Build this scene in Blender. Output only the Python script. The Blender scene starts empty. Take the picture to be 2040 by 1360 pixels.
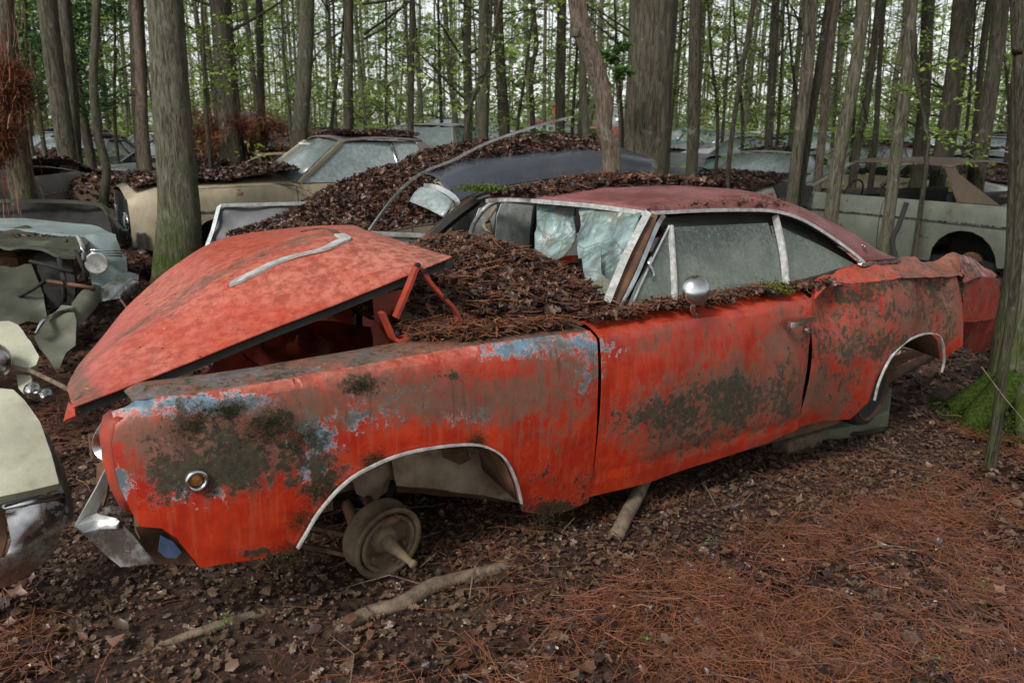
import bpy, bmesh, math, random
import numpy as np
from mathutils import Vector, Matrix
from mathutils.geometry import delaunay_2d_cdt

random.seed(7); RNG = np.random.default_rng(7)
SC = bpy.context.scene
COL = SC.collection
R = math.radians

# ------------------------------------------------------------------ camera
FPX = 1588.9                       # focal length in pixels of the 2040 px wide frame
PITCH = R(14.874); ROLL = R(0.3); CAM_H = 1.474
cam_d = bpy.data.cameras.new('camera'); cam = bpy.data.objects.new('camera', cam_d); COL.objects.link(cam)
cam_d.sensor_width = 36; cam_d.lens = 36 * FPX / 2040; cam_d.clip_start = .05; cam_d.clip_end = 600
FW = Vector((0, math.cos(PITCH), -math.sin(PITCH))); RT0 = Vector((1, 0, 0)); UP0 = RT0.cross(FW)
RT = RT0 * math.cos(ROLL) + UP0 * math.sin(ROLL); UPV = -RT0 * math.sin(ROLL) + UP0 * math.cos(ROLL)
CAMP = Vector((0, 0, CAM_H))
m = Matrix((RT, UPV, -FW)).transposed().to_4x4(); m.translation = CAMP
cam.matrix_world = m
SC.camera = cam
cam_d.dof.use_dof = True; cam_d.dof.focus_distance = 3.1; cam_d.dof.aperture_fstop = 5.0

# ------------------------------------------------------------------ world and sun (overcast)
W = bpy.data.worlds.new('World'); SC.world = W; W.use_nodes = True
nt = W.node_tree; nt.nodes.clear()
sky = nt.nodes.new('ShaderNodeTexSky'); sky.sky_type = 'NISHITA'; sky.sun_disc = False
SUN_EL, SUN_AZ = R(44), R(212)
sky.sun_elevation = SUN_EL; sky.sun_rotation = SUN_AZ; sky.air_density = 1.0; sky.dust_density = 1.0; sky.ozone_density = 1.0
hs = nt.nodes.new('ShaderNodeHueSaturation'); hs.inputs['Saturation'].default_value = .18   # cloud cover: almost colourless
bg = nt.nodes.new('ShaderNodeBackground'); bg.inputs['Strength'].default_value = .078
wo = nt.nodes.new('ShaderNodeOutputWorld')
nt.links.new(sky.outputs[0], hs.inputs['Color']); nt.links.new(hs.outputs[0], bg.inputs['Color']); nt.links.new(bg.outputs[0], wo.inputs['Surface'])
sd = bpy.data.lights.new('sun', 'SUN'); sd.energy = 1.5; sd.angle = R(14); sd.color = (1, .965, .92)
sun = bpy.data.objects.new('sun', sd); COL.objects.link(sun)
sdir = Vector((math.sin(SUN_AZ) * math.cos(SUN_EL), math.cos(SUN_AZ) * math.cos(SUN_EL), math.sin(SUN_EL)))
sun.rotation_euler = sdir.to_track_quat('Z', 'Y').to_euler()
SC.view_settings.view_transform = 'Standard'; SC.view_settings.look = 'None'; SC.view_settings.gamma = 1
SC.view_settings.use_curve_mapping = False; SC.view_settings.exposure = 1.2
SC.render.engine = 'CYCLES'
SC.cycles.use_denoising = True
SC.cycles.max_bounces = 5; SC.cycles.diffuse_bounces = 3; SC.cycles.glossy_bounces = 2; SC.cycles.transparent_max_bounces = 8
SC.cycles.transmission_bounces = 3; SC.cycles.caustics_reflective = False; SC.cycles.caustics_refractive = False
SC.cycles.use_adaptive_sampling = True; SC.cycles.adaptive_threshold = .02; SC.cycles.sample_clamp_indirect = 6

# ------------------------------------------------------------------ frames: world and the red car's own frame
CR = Matrix(((0.8053454612554302, -0.5924717802662983, 0.019896673675811494),
             (0.5911764680892111, 0.8051662347709265, 0.04709265295537485),
             (-0.04392119776195284, -0.026163409045698388, 0.998692347229247)))
CT = Vector((-1.5811945578907947, 2.5637892270047438, -0.05535959659801004))
CRI = CR.inverted(); CC = CRI @ (CAMP - CT)

def ray(px, py): return (FW + RT * ((px - 1020) / FPX) - UPV * ((py - 680) / FPX))
def V(px, py, d): return CAMP + ray(px, py) * d            # point at forward depth d
def P(px, py, Y=None, X=None, Z=None):                      # point in the red car's frame on a plane
    d = CRI @ ray(px, py)
    ax, v = (1, Y) if Y is not None else ((0, X) if X is not None else (2, Z))
    return CC + d * ((v - CC[ax]) / d[ax])
def PP(px, py, o, n):
    d = CRI @ ray(px, py); o = Vector(o); n = Vector(n)
    return CC + d * ((o - CC).dot(n) / d.dot(n))
def car2w(p): return CR @ Vector(p) + CT
_RW = np.array([list(RT), list(UPV), list(FW)])
def project(W3):                                            # world points -> pixels
    q = (np.asarray(W3) - np.array(CAMP)) @ _RW.T
    return np.stack([1020 + FPX * q[:, 0] / q[:, 2], 680 - FPX * q[:, 1] / q[:, 2]], 1)
def sm(a, b, x):
    t = np.clip((np.asarray(x, float) - a) / (b - a), 0, 1); return t * t * (3 - 2 * t)

# ------------------------------------------------------------------ value noise in numpy (for relief)
_T = RNG.random((64, 64))
def vn(x, y, s=1.0):
    x = np.asarray(x, float) * s + 1000; y = np.asarray(y, float) * s + 1000
    xi = np.floor(x).astype(int); yi = np.floor(y).astype(int); fx = x - xi; fy = y - yi
    fx = fx * fx * (3 - 2 * fx); fy = fy * fy * (3 - 2 * fy)
    a = _T[xi % 64, yi % 64]; b = _T[(xi + 1) % 64, yi % 64]; c = _T[xi % 64, (yi + 1) % 64]; d = _T[(xi + 1) % 64, (yi + 1) % 64]
    return (a * (1 - fx) + b * fx) * (1 - fy) + (c * (1 - fx) + d * fx) * fy - .5
def ground_z(x, y):
    x = np.asarray(x, float); y = np.asarray(y, float)
    z = -.27 * sm(0, 1, (.8 * x + .6 * y - .9) / 3.6)
    z = z + .05 * vn(x, y, .9) + .03 * vn(x, y, 2.7) + .35 * vn(x, y, .08) * sm(14, 40, np.hypot(x, y)) + .34 * sm(12, 26, y)
    return z
def G(px, py):                                              # ground point under a pixel
    d = ray(px, py); t = CAM_H / max(1e-4, -d.z)
    for _ in range(12):
        p = CAMP + d * t; gz = float(ground_z(p.x, p.y)); t = (CAM_H - gz) / max(1e-3, -d.z)
    p = CAMP + d * t; return Vector((p.x, p.y, float(ground_z(p.x, p.y))))

# ------------------------------------------------------------------ materials
class NB:
    def __init__(s, name):
        s.m = bpy.data.materials.new(name); s.m.use_nodes = True; s.t = s.m.node_tree; s.t.nodes.clear()
        s.out = s.t.nodes.new('ShaderNodeOutputMaterial'); s.tc = s.t.nodes.new('ShaderNodeTexCoord')
        s.obj = s.tc.outputs['Object']
    def n(s, k): return s.t.nodes.new(k)
    def set(s, sock, v):
        if isinstance(v, bpy.types.NodeSocket): s.t.links.new(v, sock)
        elif isinstance(v, (tuple, list)) and sock.type == 'RGBA': sock.default_value = tuple(v) + (1,) * (4 - len(v))
        else: sock.default_value = v
    def mapping(s, scale, co=None, loc=(0, 0, 0)):
        n = s.n('ShaderNodeMapping'); s.set(n.inputs['Vector'], co or s.obj); n.inputs['Scale'].default_value = scale; n.inputs['Location'].default_value = loc
        return n.outputs[0]
    def noise(s, scale, detail=4, rough=.6, co=None, dist=0):
        n = s.n('ShaderNodeTexNoise'); s.set(n.inputs['Vector'], co or s.obj); n.inputs['Scale'].default_value = scale
        n.inputs['Detail'].default_value = detail; n.inputs['Roughness'].default_value = rough; n.inputs['Distortion'].default_value = dist
        return n.outputs[0]
    def vor(s, scale, co=None, feature='F1', out=0):
        n = s.n('ShaderNodeTexVoronoi'); n.feature = feature; s.set(n.inputs['Vector'], co or s.obj); n.inputs['Scale'].default_value = scale
        return n.outputs[out]
    def math(s, op, a, b=0., c=0.):
        n = s.n('ShaderNodeMath'); n.operation = op; s.set(n.inputs[0], a); s.set(n.inputs[1], b); s.set(n.inputs[2], c); return n.outputs[0]
    def step(s, a, b, x):
        n = s.n('ShaderNodeMapRange'); n.interpolation_type = 'SMOOTHSTEP'; s.set(n.inputs[0], x); n.inputs[1].default_value = a; n.inputs[2].default_value = b
        return n.outputs[0]
    def mix(s, f, a, b):
        n = s.n('ShaderNodeMix'); n.data_type = 'RGBA'; s.set(n.inputs[0], f); s.set(n.inputs[6], a); s.set(n.inputs[7], b); return n.outputs[2]
    def fmix(s, f, a, b):
        n = s.n('ShaderNodeMix'); s.set(n.inputs[0], f); s.set(n.inputs[2], a); s.set(n.inputs[3], b); return n.outputs[0]
    def attr(s, name):
        n = s.n('ShaderNodeAttribute'); n.attribute_name = name; return n
    def bump(s, h, strength=.3, dist=.01, nrm=None):
        n = s.n('ShaderNodeBump'); s.set(n.inputs['Height'], h); n.inputs['Strength'].default_value = strength; n.inputs['Distance'].default_value = dist
        if nrm: s.set(n.inputs['Normal'], nrm)
        return n.outputs[0]
    def pbsdf(s, color, rough=.6, metal=0., spec=.5, normal=None, **kw):
        n = s.n('ShaderNodeBsdfPrincipled'); s.set(n.inputs['Base Color'], color); s.set(n.inputs['Roughness'], rough); s.set(n.inputs['Metallic'], metal)
        s.set(n.inputs['Specular IOR Level'], spec)
        if normal: s.set(n.inputs['Normal'], normal)
        for k, v in kw.items(): s.set(n.inputs[k.replace('_', ' ')], v)
        return n.outputs[0]
    def done(s, sh): s.t.links.new(sh, s.out.inputs['Surface']); return s.m

def m_simple(name, c, rough=.7, metal=0., var=.25, scale=12, bump=.2, spec=.4, c2=None):
    b = NB(name); n = b.noise(scale, 5, .65)
    c2 = c2 or tuple(x * .45 for x in c)
    col = b.mix(b.step(.5 - var, .5 + var, n), c2, c)
    return b.done(b.pbsdf(col, rough, metal, spec, b.bump(b.noise(scale * 6, 3), bump, .004)))

def m_redpaint():
    """old paint: red over blue, worn by the 'wear' attribute (grime, blue, moss, chalk)"""
    b = NB('weathered_red_paint'); a = b.attr('wear'); sp = b.n('ShaderNodeSeparateColor'); b.set(sp.inputs[0], a.outputs['Color'])
    g, bl, mo, ch = sp.outputs[0], sp.outputs[1], sp.outputs[2], a.outputs['Alpha']
    n1 = b.noise(9, 8, .68); fine = b.noise(130, 4, .7)
    N = lambda sc, lo=.34, hi=.66, rough=.78, d=10, co=None: b.step(lo, hi, b.noise(sc, d, rough, co))
    stre = N(1, .3, .7, .7, 6, b.mapping((38, 38, 1.5)))
    base = b.mix(b.step(.3, .72, n1), (.28, .015, .006), (.47, .040, .011))
    base = b.mix(b.math('MULTIPLY', b.step(.5, 1., stre), .35), base, (.52, .10, .045))
    mixn = b.math('ADD', b.math('MULTIPLY', N(11), .45), b.math('MULTIPLY', N(42, .36, .64), .30))
    # chalked, sun-faded paint: pinkish with fine dark specks
    chf = b.math('MULTIPLY', b.step(.18, .95, b.math('ADD', b.math('MULTIPLY', mixn, .6), b.math('MULTIPLY', ch, .75))), ch)
    chalk = b.mix(N(26, .4, .6), (.24, .06, .04), (.47, .17, .12)); base = b.mix(chf, base, chalk)
    spots = b.math('MULTIPLY', b.step(.60, .66, b.noise(55, 6, .7)), b.math('ADD', .25, b.math('MULTIPLY', ch, .6)))
    base = b.mix(spots, base, (.10, .04, .03))
    # blue underlayer showing through flaked red, with pale flake edges
    bs = b.math('ADD', b.math('ADD', b.math('MULTIPLY', N(8), .34), b.math('MULTIPLY', N(30, .36, .64), .26)), b.math('MULTIPLY', bl, .5))
    bf = b.step(.64, .66, bs); edge = b.math('SUBTRACT', b.step(.60, .61, bs), bf)
    bluec = b.mix(N(14), (.05, .10, .14), (.15, .27, .35)); bluec = b.mix(b.math('MULTIPLY', N(24, .45, .55), .5), bluec, (.12, .12, .12))
    base = b.mix(bf, base, bluec); base = b.mix(b.math('MULTIPLY', edge, .7), base, (.5, .5, .52))
    # grime film
    gs = b.math('ADD', b.math('MULTIPLY', N(4.5), .22), b.math('ADD', b.math('MULTIPLY', N(16), .16), b.math('MULTIPLY', N(70, .4, .6), .10)))
    gs = b.math('ADD', b.math('ADD', gs, b.math('MULTIPLY', stre, .10)), b.math('MULTIPLY', g, .5))
    gf = b.step(.42, .70, gs)
    grime = b.mix(N(22), (.075, .045, .028), (.16, .088, .058)); grime = b.mix(b.math('MULTIPLY', N(6), .7), grime, (.075, .072, .045))
    base = b.mix(b.math('MULTIPLY', gf, .86), base, grime)
    # dark mould, lichen and moss
    ms = b.math('ADD', b.math('ADD', b.math('MULTIPLY', N(9), .26), b.math('MULTIPLY', N(34, .38, .62), .26)), b.math('ADD', b.math('MULTIPLY', stre, .06), b.math('MULTIPLY', mo, .5)))
    mf = b.step(.51, .66, ms)
    moss = b.mix(N(45, .4, .6), (.016, .012, .008), (.034, .040, .016))
    base = b.mix(b.math('MULTIPLY', mf, .93), base, moss)
    spk = b.math('MULTIPLY', b.step(.66, .70, b.noise(85, 4, .65)), b.math('MULTIPLY', mo, .9))
    base = b.mix(spk, base, (.24, .29, .18))
    dr = b.math('MULTIPLY', b.step(.80, .95, stre), b.math('ADD', b.math('MULTIPLY', g, .7), .2)); base = b.mix(dr, base, (.09, .03, .02))
    s2 = b.math('MULTIPLY', b.step(.56, .70, b.noise(1, 6, .7, b.mapping((19, 19, .8), loc=(3, 5, 0)))), b.math('ADD', .28, b.math('MULTIPLY', g, .5))); base = b.mix(s2, base, (.085, .035, .022))
    cr = b.math('ADD', gf, b.math('ADD', mf, chf))
    rough = b.math('MINIMUM', b.math('ADD', .30, b.math('MULTIPLY', cr, .28)), .85)
    h = b.math('ADD', b.math('MULTIPLY', fine, .25), b.math('ADD', b.math('MULTIPLY', mf, 1.1), b.math('MULTIPLY', bf, -.5)))
    h = b.math('ADD', h, b.math('MULTIPLY', b.noise(5, 2), 2.))
    return b.done(b.pbsdf(base, rough, 0, .45, b.bump(h, .5, .004)))

def m_roofpaint():
    b = NB('faded_roof_paint'); n1 = b.noise(4, 8, .7); n2 = b.noise(30, 6, .7)
    c = b.mix(b.step(.35, .65, n1), (.12, .03, .028), (.24, .085, .085)); c = b.mix(b.math('MULTIPLY', b.step(.5, .62, n2), .6), c, (.085, .05, .04))
    c = b.mix(b.math('MULTIPLY', b.step(.56, .64, b.noise(7, 8, .75)), .7), c, (.13, .055, .03))
    return b.done(b.pbsdf(c, .5, 0, .5, b.bump(b.noise(120, 4), .25, .002)))

def m_paint(name, c, rust=.4, algae=.3, rough=.5, metal=0.):
    """dull paint of the wrecks: chalk, rust blooms, green film, streaks running down"""
    b = NB(name); st = b.noise(1, 6, .7, b.mapping((9, 9, .9)))
    c2 = tuple(x * .62 for x in c)
    col = b.mix(b.step(.3, .7, b.noise(2.5, 7, .7)), c2, c)
    col = b.mix(b.math('MULTIPLY', b.step(.52, .75, st), .55 * (rust + .4)), col, (.13, .07, .035))
    col = b.mix(b.math('MULTIPLY', b.step(.45, .7, b.noise(3, 6, .7)), algae), col, (.085, .10, .055))
    rf = b.step(.72 - rust * .28, .78 - rust * .28, b.noise(3.2, 9, .72))
    col = b.mix(rf, col, b.mix(b.step(.4, .6, b.noise(14, 5)), (.075, .032, .02), (.17, .075, .035)))
    return b.done(b.pbsdf(col, b.fmix(rf, rough, .9), metal, .4, b.bump(b.noise(50, 4), .25, .004)))

def m_chrome(name, dirt=.4, tint=(.66, .67, .66)):
    b = NB(name); d = b.math('MULTIPLY', b.step(.72 - dirt * .5, .86 - dirt * .3, b.math('ADD', b.math('MULTIPLY', b.noise(9, 9, .75), .7), b.math('MULTIPLY', b.noise(60, 5, .7), .35))), .35 + dirt * .6)
    col = b.mix(d, b.mix(b.step(.3, .7, b.noise(14, 5)), tuple(x * .6 for x in tint), tint), b.mix(b.step(.4, .6, b.noise(30, 5)), (.12, .105, .075), (.22, .22, .17)))
    return b.done(b.pbsdf(col, b.fmix(d, .24, .8), b.fmix(d, 1., .15), .5, b.bump(b.noise(18, 3), .05, .003)))

def m_glass_dusty(name, c, trans=.2, sc=60, zr=None):
    b = NB(name); n = b.noise(sc, 6, .75); l = b.noise(4, 6, .65); run = b.noise(1, 5, .7, b.mapping((30, 30, 2.2)))
    col = b.mix(b.step(.3, .7, n), tuple(x * .6 for x in c), tuple(x * 1.2 for x in c))
    col = b.mix(b.math('MULTIPLY', b.step(.35, .7, l), .55), col, tuple(x * .42 for x in c)); col = b.mix(b.math('MULTIPLY', b.step(.5, .72, run), .4), col, tuple(x * .35 for x in c))
    rough = .2
    if zr:                                                     # dust thickens towards the sill; dark upper glass paints in the tree reflections
        sx = b.n('ShaderNodeSeparateXYZ'); b.set(sx.inputs[0], b.obj); k = b.step(zr[0], zr[1], b.math('ADD', sx.outputs[2], b.math('MULTIPLY', b.math('SUBTRACT', l, .5), .25)))
        k = b.math('MULTIPLY', k, b.step(.75, .45, n)); col = b.mix(b.math('MULTIPLY', k, .75), col, (.02, .025, .022)); rough = b.fmix(k, .45, .08)
    sh = b.pbsdf(col, rough, 0, .7, b.bump(n, .06, .002))
    tr = b.n('ShaderNodeBsdfTransparent'); tr.inputs[0].default_value = (.7, .78, .74, 1)
    mx = b.n('ShaderNodeMixShader'); b.set(mx.inputs[0], trans); b.t.links.new(sh, mx.inputs[1]); b.t.links.new(tr.outputs[0], mx.inputs[2])
    return b.done(mx.outputs[0])

def m_shattered():
    b = NB('shattered_milky_glass'); dt = b.vor(5.5, b.mapping((1, 1, 1), b.obj), 'DISTANCE_TO_EDGE'); n = b.noise(7, 6, .65, dist=.6)
    col = b.mix(b.step(.35, .65, n), (.05, .075, .07), (.22, .31, .30)); col = b.mix(b.step(.50, .62, b.noise(5, 6, .7)), col, (.13, .125, .085)); col = b.mix(b.step(.55, .7, b.noise(1, 6, .7, b.mapping((3, 12, 12)))), col, (.36, .44, .43))
    col = b.mix(b.math('MULTIPLY', b.step(.035, .0, dt), .7), col, (.07, .08, .055))
    col = b.mix(b.math('MULTIPLY', b.step(.012, 0, b.vor(70, None, 'DISTANCE_TO_EDGE')), .3), col, (.7, .78, .75))
    return b.done(b.pbsdf(col, .3, 0, .6, b.bump(b.math('ADD', n, dt), .5, .02)))

def m_bark(name, c1, c2, moss=.25, sc=1.):
    b = NB(name); geo = b.obj
    mp = b.mapping((26 * sc, 26 * sc, 4.2 * sc)); v = b.noise(1, 9, .74, mp, .9); rid = b.step(.30, .50, b.noise(1, 5, .6, b.mapping((40 * sc, 40 * sc, 5 * sc)), 1.2))
    col = b.mix(b.step(.33, .66, v), c1, c2); col = b.mix(b.math('MULTIPLY', b.math('SUBTRACT', 1, rid), .75), col, tuple(x * .45 for x in c1))
    ran = b.n('ShaderNodeObjectInfo').outputs['Random']
    col = b.mix(b.math('MULTIPLY', ran, .55), col, tuple((x + y) * .27 for x, y in zip(c1, c2)))
    col = b.mix(b.math('MULTIPLY', b.step(.5, .66, b.noise(5, 7, .75)), moss), col, (.05, .075, .018))
    col = b.mix(b.math('MULTIPLY', b.step(.62, .66, b.noise(9, 5, .6)), .45), col, (.19, .20, .165))
    # moss that thickens round the foot of the trunk
    sx = b.n('ShaderNodeSeparateXYZ'); b.set(sx.inputs[0], b.obj)
    ft = b.math('MULTIPLY', b.step(1.1, .1, sx.outputs[2]), b.step(.38, .58, b.noise(6, 6, .7)))
    col = b.mix(b.math('MULTIPLY', ft, min(1, moss * 2.2)), col, (.055, .085, .012))
    h = b.math('ADD', v, b.math('MULTIPLY', rid, .8))
    return b.done(b.pbsdf(col, .9, 0, .2, b.bump(h, .9, .02)))

def m_attr(name, rough=.75, spec=.35, trans=0., bump=True, sheen=0):
    b = NB(name); a = b.attr('col'); c = a.outputs['Color']
    if bump: c = b.mix(b.math('MULTIPLY', b.step(.4, .7, b.noise(45, 4)), .4), c, (.03, .02, .015))
    sh = b.pbsdf(c, rough, 0, spec)
    if trans:
        t = b.n('ShaderNodeBsdfTranslucent'); b.set(t.inputs[0], c); mx = b.n('ShaderNodeMixShader'); mx.inputs[0].default_value = trans
        b.t.links.new(sh, mx.inputs[1]); b.t.links.new(t.outputs[0], mx.inputs[2]); sh = mx.outputs[0]
    return b.done(sh)

def m_ground():
    b = NB('forest_floor'); n = b.noise(3, 8, .7); f = b.noise(38, 8, .75); v = b.vor(24, b.mapping((1, 1, .4)), 'F1', 1)
    col = b.mix(b.step(.3, .7, f), (.014, .008, .006), (.06, .030, .019)); sp = b.n('ShaderNodeSeparateColor'); b.set(sp.inputs[0], v)
    col = b.mix(b.math('MULTIPLY', sp.outputs[0], .5), col, (.085, .042, .026))
    col = b.mix(b.math('MULTIPLY', b.step(.5, .7, n), .4), col, (.10, .085, .055))
    # green ground cover far off
    sx = b.n('ShaderNodeSeparateXYZ'); b.set(sx.inputs[0], b.obj)
    gf = b.math('MULTIPLY', b.step(17, 34, sx.outputs[1]), b.step(.42, .6, b.noise(.35, 6, .7)))
    col = b.mix(gf, col, b.mix(b.step(.4, .6, f), (.03, .06, .012), (.08, .15, .03)))
    return b.done(b.pbsdf(col, .85, 0, .3, b.bump(f, .8, .03)))

def m_moss(name='moss_green', c=(.07, .12, .015)):
    b = NB(name); col = b.mix(b.step(.35, .65, b.noise(60, 5)), tuple(x * .35 for x in c), c)
    return b.done(b.pbsdf(col, .95, 0, .1, b.bump(b.noise(160, 4), .8, .01)))

M = {}
M['red'] = m_redpaint(); M['roof'] = m_roofpaint()
M['redin'] = m_simple('inner_red_paint', (.42, .045, .018), .6, c2=(.13, .03, .018), scale=7)
M['chrome'] = m_chrome('pitted_chrome', .45); M['chrome2'] = m_chrome('bright_chrome', .12); M['chrome3'] = m_chrome('mossy_chrome', .75)
M['dark'] = m_simple('dark_interior', (.018, .017, .015), .85); M['rust'] = m_simple('rusty_steel', (.15, .075, .038), .9, c2=(.055, .028, .018), bump=.6)
M['drum'] = m_simple('muddy_iron', (.17, .125, .07), .85, c2=(.06, .036, .022), scale=9, bump=.6)
M['pale'] = m_simple('stained_cream_steel', (.42, .34, .24), .8, c2=(.17, .085, .045), scale=6)
M['glass'] = m_glass_dusty('dusty_green_glass', (.15, .18, .145), .10, 60, (1.02, 1.24)); M['shat'] = m_shattered()
M['glass_flash'] = m_glass_dusty('flash_lit_dusty_glass', (.46, .50, .46), .0, 25)  # far panes: brightness of the flash put into a paler colour
M['glass2'] = m_glass_dusty('dusty_pale_glass', (.30, .36, .35), .1, 25)
M['leaf'] = m_attr('dead_leaves', .40, .40); M['needle'] = m_attr('pine_needles', .5, .45, bump=False)
M['green'] = m_attr('young_leaves', .55, .35, .45, bump=False)
M['ground'] = m_ground(); M['moss'] = m_moss('moss_green', (.045, .072, .012))
M['bark'] = m_bark('grey_oak_bark', (.066, .058, .038), (.185, .172, .122), .6, 1.5)
M['bark2'] = m_bark('brown_pine_bark', (.046, .039, .028), (.132, .115, .084), .42)
M['bark3'] = m_bark('dark_sapling_bark', (.035, .030, .021), (.105, .094, .064), .22, 2)
M['bark4'] = m_bark('flaking_birch_bark', (.10, .055, .035), (.26, .22, .17), .35, 2)
M['rubber'] = m_simple('old_rubber', (.03, .028, .026), .9); M['amber'] = m_simple('amber_lens', (.45, .16, .02), .25, c2=(.2, .07, .01))
M['cream'] = m_paint('cream_paint', (.50, .50, .37), .2, .55); M['alu'] = m_simple('dull_aluminium', (.60, .60, .58), .5, .3, c2=(.26, .26, .24), scale=30)
M['slab'] = m_simple('mossy_concrete', (.14, .15, .095), .9, c2=(.08, .09, .05), scale=7, bump=.7)
M['wood'] = m_simple('weathered_wood', (.20, .15, .10), .9, c2=(.065, .045, .03), scale=26, bump=1.)
M['straw'] = m_simple('leaf_mould', (.075, .042, .028), .9, c2=(.025, .016, .012), scale=30, bump=.9)

# ------------------------------------------------------------------ mesh helpers
def link(name, me, mat=None, parent=None, smooth=True):
    o = bpy.data.objects.new(name, me); COL.objects.link(o)
    if mat: me.materials.append(mat)
    if smooth and len(me.polygons): me.polygons.foreach_set('use_smooth', np.ones(len(me.polygons), bool))
    if parent: o.parent = parent
    return o
def tag(o, label=None, cat=None, group=None, kind=None):
    if label: o['label'] = label
    if cat: o['category'] = cat
    if group: o['group'] = group
    if kind: o['kind'] = kind
    return o
def thing(name, label, cat, loc=(0, 0, 0), rz=0, group=None, mat4=None):
    o = bpy.data.objects.new(name, None); COL.objects.link(o); o.empty_display_size = .2
    if mat4 is not None: o.matrix_world = mat4
    else: o.location = loc; o.rotation_euler = (0, 0, rz)
    return tag(o, label, cat, group)
def npmesh(name, v, tris, col=None, attr='col'):
    me = bpy.data.meshes.new(name); v = np.asarray(v, np.float32); tris = np.asarray(tris, np.int32); k = tris.shape[1]
    me.vertices.add(len(v)); me.vertices.foreach_set('co', v.ravel()); me.loops.add(tris.size); me.loops.foreach_set('vertex_index', tris.ravel())
    me.polygons.add(len(tris)); me.polygons.foreach_set('loop_start', np.arange(0, tris.size, k, dtype=np.int32))
    me.polygons.foreach_set('loop_total', np.full(len(tris), k, np.int32)); me.update(calc_edges=True)
    if col is not None:
        a = me.color_attributes.new(attr, 'FLOAT_COLOR', 'POINT'); c = np.asarray(col, np.float32)
        if c.shape[1] == 3: c = np.concatenate([c, np.ones((len(c), 1), np.float32)], 1)
        a.data.foreach_set('color', c.ravel())
    return me
def solid(o, t, off=-1):
    md = o.modifiers.new('solid', 'SOLIDIFY'); md.thickness = t; md.offset = off; return o
def bevel(o, w=.01, n=2):
    md = o.modifiers.new('bevel', 'BEVEL'); md.width = w; md.segments = n; md.limit_method = 'ANGLE'; return o
def mesh(name, verts, faces, mat=None, parent=None, smooth=False, thick=0, bev=0, off=-1):
    me = bpy.data.meshes.new(name); me.from_pydata([tuple(v) for v in verts], [], faces); me.update()
    o = link(name, me, mat, parent, smooth)
    if thick: solid(o, thick, off)
    if bev: bevel(o, bev)
    return o
def inside(pts, poly):
    x, y = pts[:, 0], pts[:, 1]; r = np.zeros(len(pts), bool); n = len(poly); j = n - 1
    for i in range(n):
        xi, yi = poly[i]; xj, yj = poly[j]
        c = ((yi > y) != (yj > y)) & (x < (xj - xi) * (y - yi) / ((yj - yi) or 1e-12) + xi); r ^= c; j = i
    return r
def panel(name, poly, mapf, mat, parent, res=.03, thick=.004, out=None, wear=None, M4=None, wn='wear'):
    """curved sheet: 2D outline filled with a grid and carried onto a surface by mapf(a, b) -> (x, y, z) arrays"""
    poly = [tuple(map(float, p[:2])) for p in poly]; b = []
    for i, p in enumerate(poly):
        q = poly[(i + 1) % len(poly)]; L = math.dist(p, q); k = max(1, int(L / res))
        for j in range(k): b.append((p[0] + (q[0] - p[0]) * j / k, p[1] + (q[1] - p[1]) * j / k))
    bp = np.array(b); lo, hi = bp.min(0), bp.max(0)
    gx, gy = np.meshgrid(np.arange(lo[0] + res / 2, hi[0], res), np.arange(lo[1] + res / 2, hi[1], res)); g = np.stack([gx.ravel(), gy.ravel()], 1)
    g = g[inside(g, b)]
    if len(g):
        d = np.sqrt(((g[:, None, :] - bp[None]) ** 2).sum(2)).min(1); g = g[d > res * .45]
    vs = [Vector(p) for p in b] + [Vector(p) for p in g]; n = len(b)
    v2, _, fs, *_ = delaunay_2d_cdt(vs, [(i, (i + 1) % n) for i in range(n)], [], 1, 1e-6)
    a = np.array([tuple(v) for v in v2]); X, Y, Z = mapf(a[:, 0], a[:, 1]); v3 = np.stack(np.broadcast_arrays(X, Y, Z), 1)
    t = np.array([f for f in fs if len(f) == 3])
    if out is not None:
        e1 = v3[t[:, 1]] - v3[t[:, 0]]; e2 = v3[t[:, 2]] - v3[t[:, 0]]; nn = np.cross(e1, e2).sum(0)
        if nn @ np.array(out) < 0: t = t[:, ::-1]
    col = None
    if wear is not None:
        M4 = M4 or parent.matrix_world; A = np.array(M4); w = v3 @ A[:3, :3].T + A[:3, 3]; col = wear(w, v3)
    o = link(name, npmesh(name, v3, t, col, wn), mat, parent)
    if thick: solid(o, thick); es = o.modifiers.new('crisp', 'EDGE_SPLIT'); es.split_angle = R(38)
    return o
def sweep(pts, w, h=None, n=8, up=(0, 0, 1), caps=True, flat=False):
    """tube (h None, w radius or list) or strap of section w x h along a polyline -> verts, faces"""
    pts = [Vector(p) for p in pts]; V_, F_ = [], []; k = len(pts); up = Vector(up)
    if h is not None: n = 4
    for i, p in enumerate(pts):
        d = (pts[min(i + 1, k - 1)] - pts[max(i - 1, 0)]).normalized(); s = d.cross(up)
        if s.length < 1e-4: s = d.cross(Vector((1, 0, 0)))
        s.normalize(); u2 = s.cross(d)
        if h is None:
            r = w[i] if isinstance(w, (list, tuple, np.ndarray)) else w
            for j in range(n): a = 2 * math.pi * j / n; V_.append(p + s * (math.cos(a) * r) + u2 * (math.sin(a) * r))
        else:
            for sx, sy in ((-1, -1), (1, -1), (1, 1), (-1, 1)): V_.append(p + s * (sx * w / 2) + u2 * (sy * h / 2))
    for i in range(k - 1):
        for j in range(n): F_.append((i * n + j, i * n + (j + 1) % n, (i + 1) * n + (j + 1) % n, (i + 1) * n + j))
    if caps: F_.append(tuple(range(n - 1, -1, -1))); F_.append(tuple((k - 1) * n + j for j in range(n)))
    return V_, F_
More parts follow.
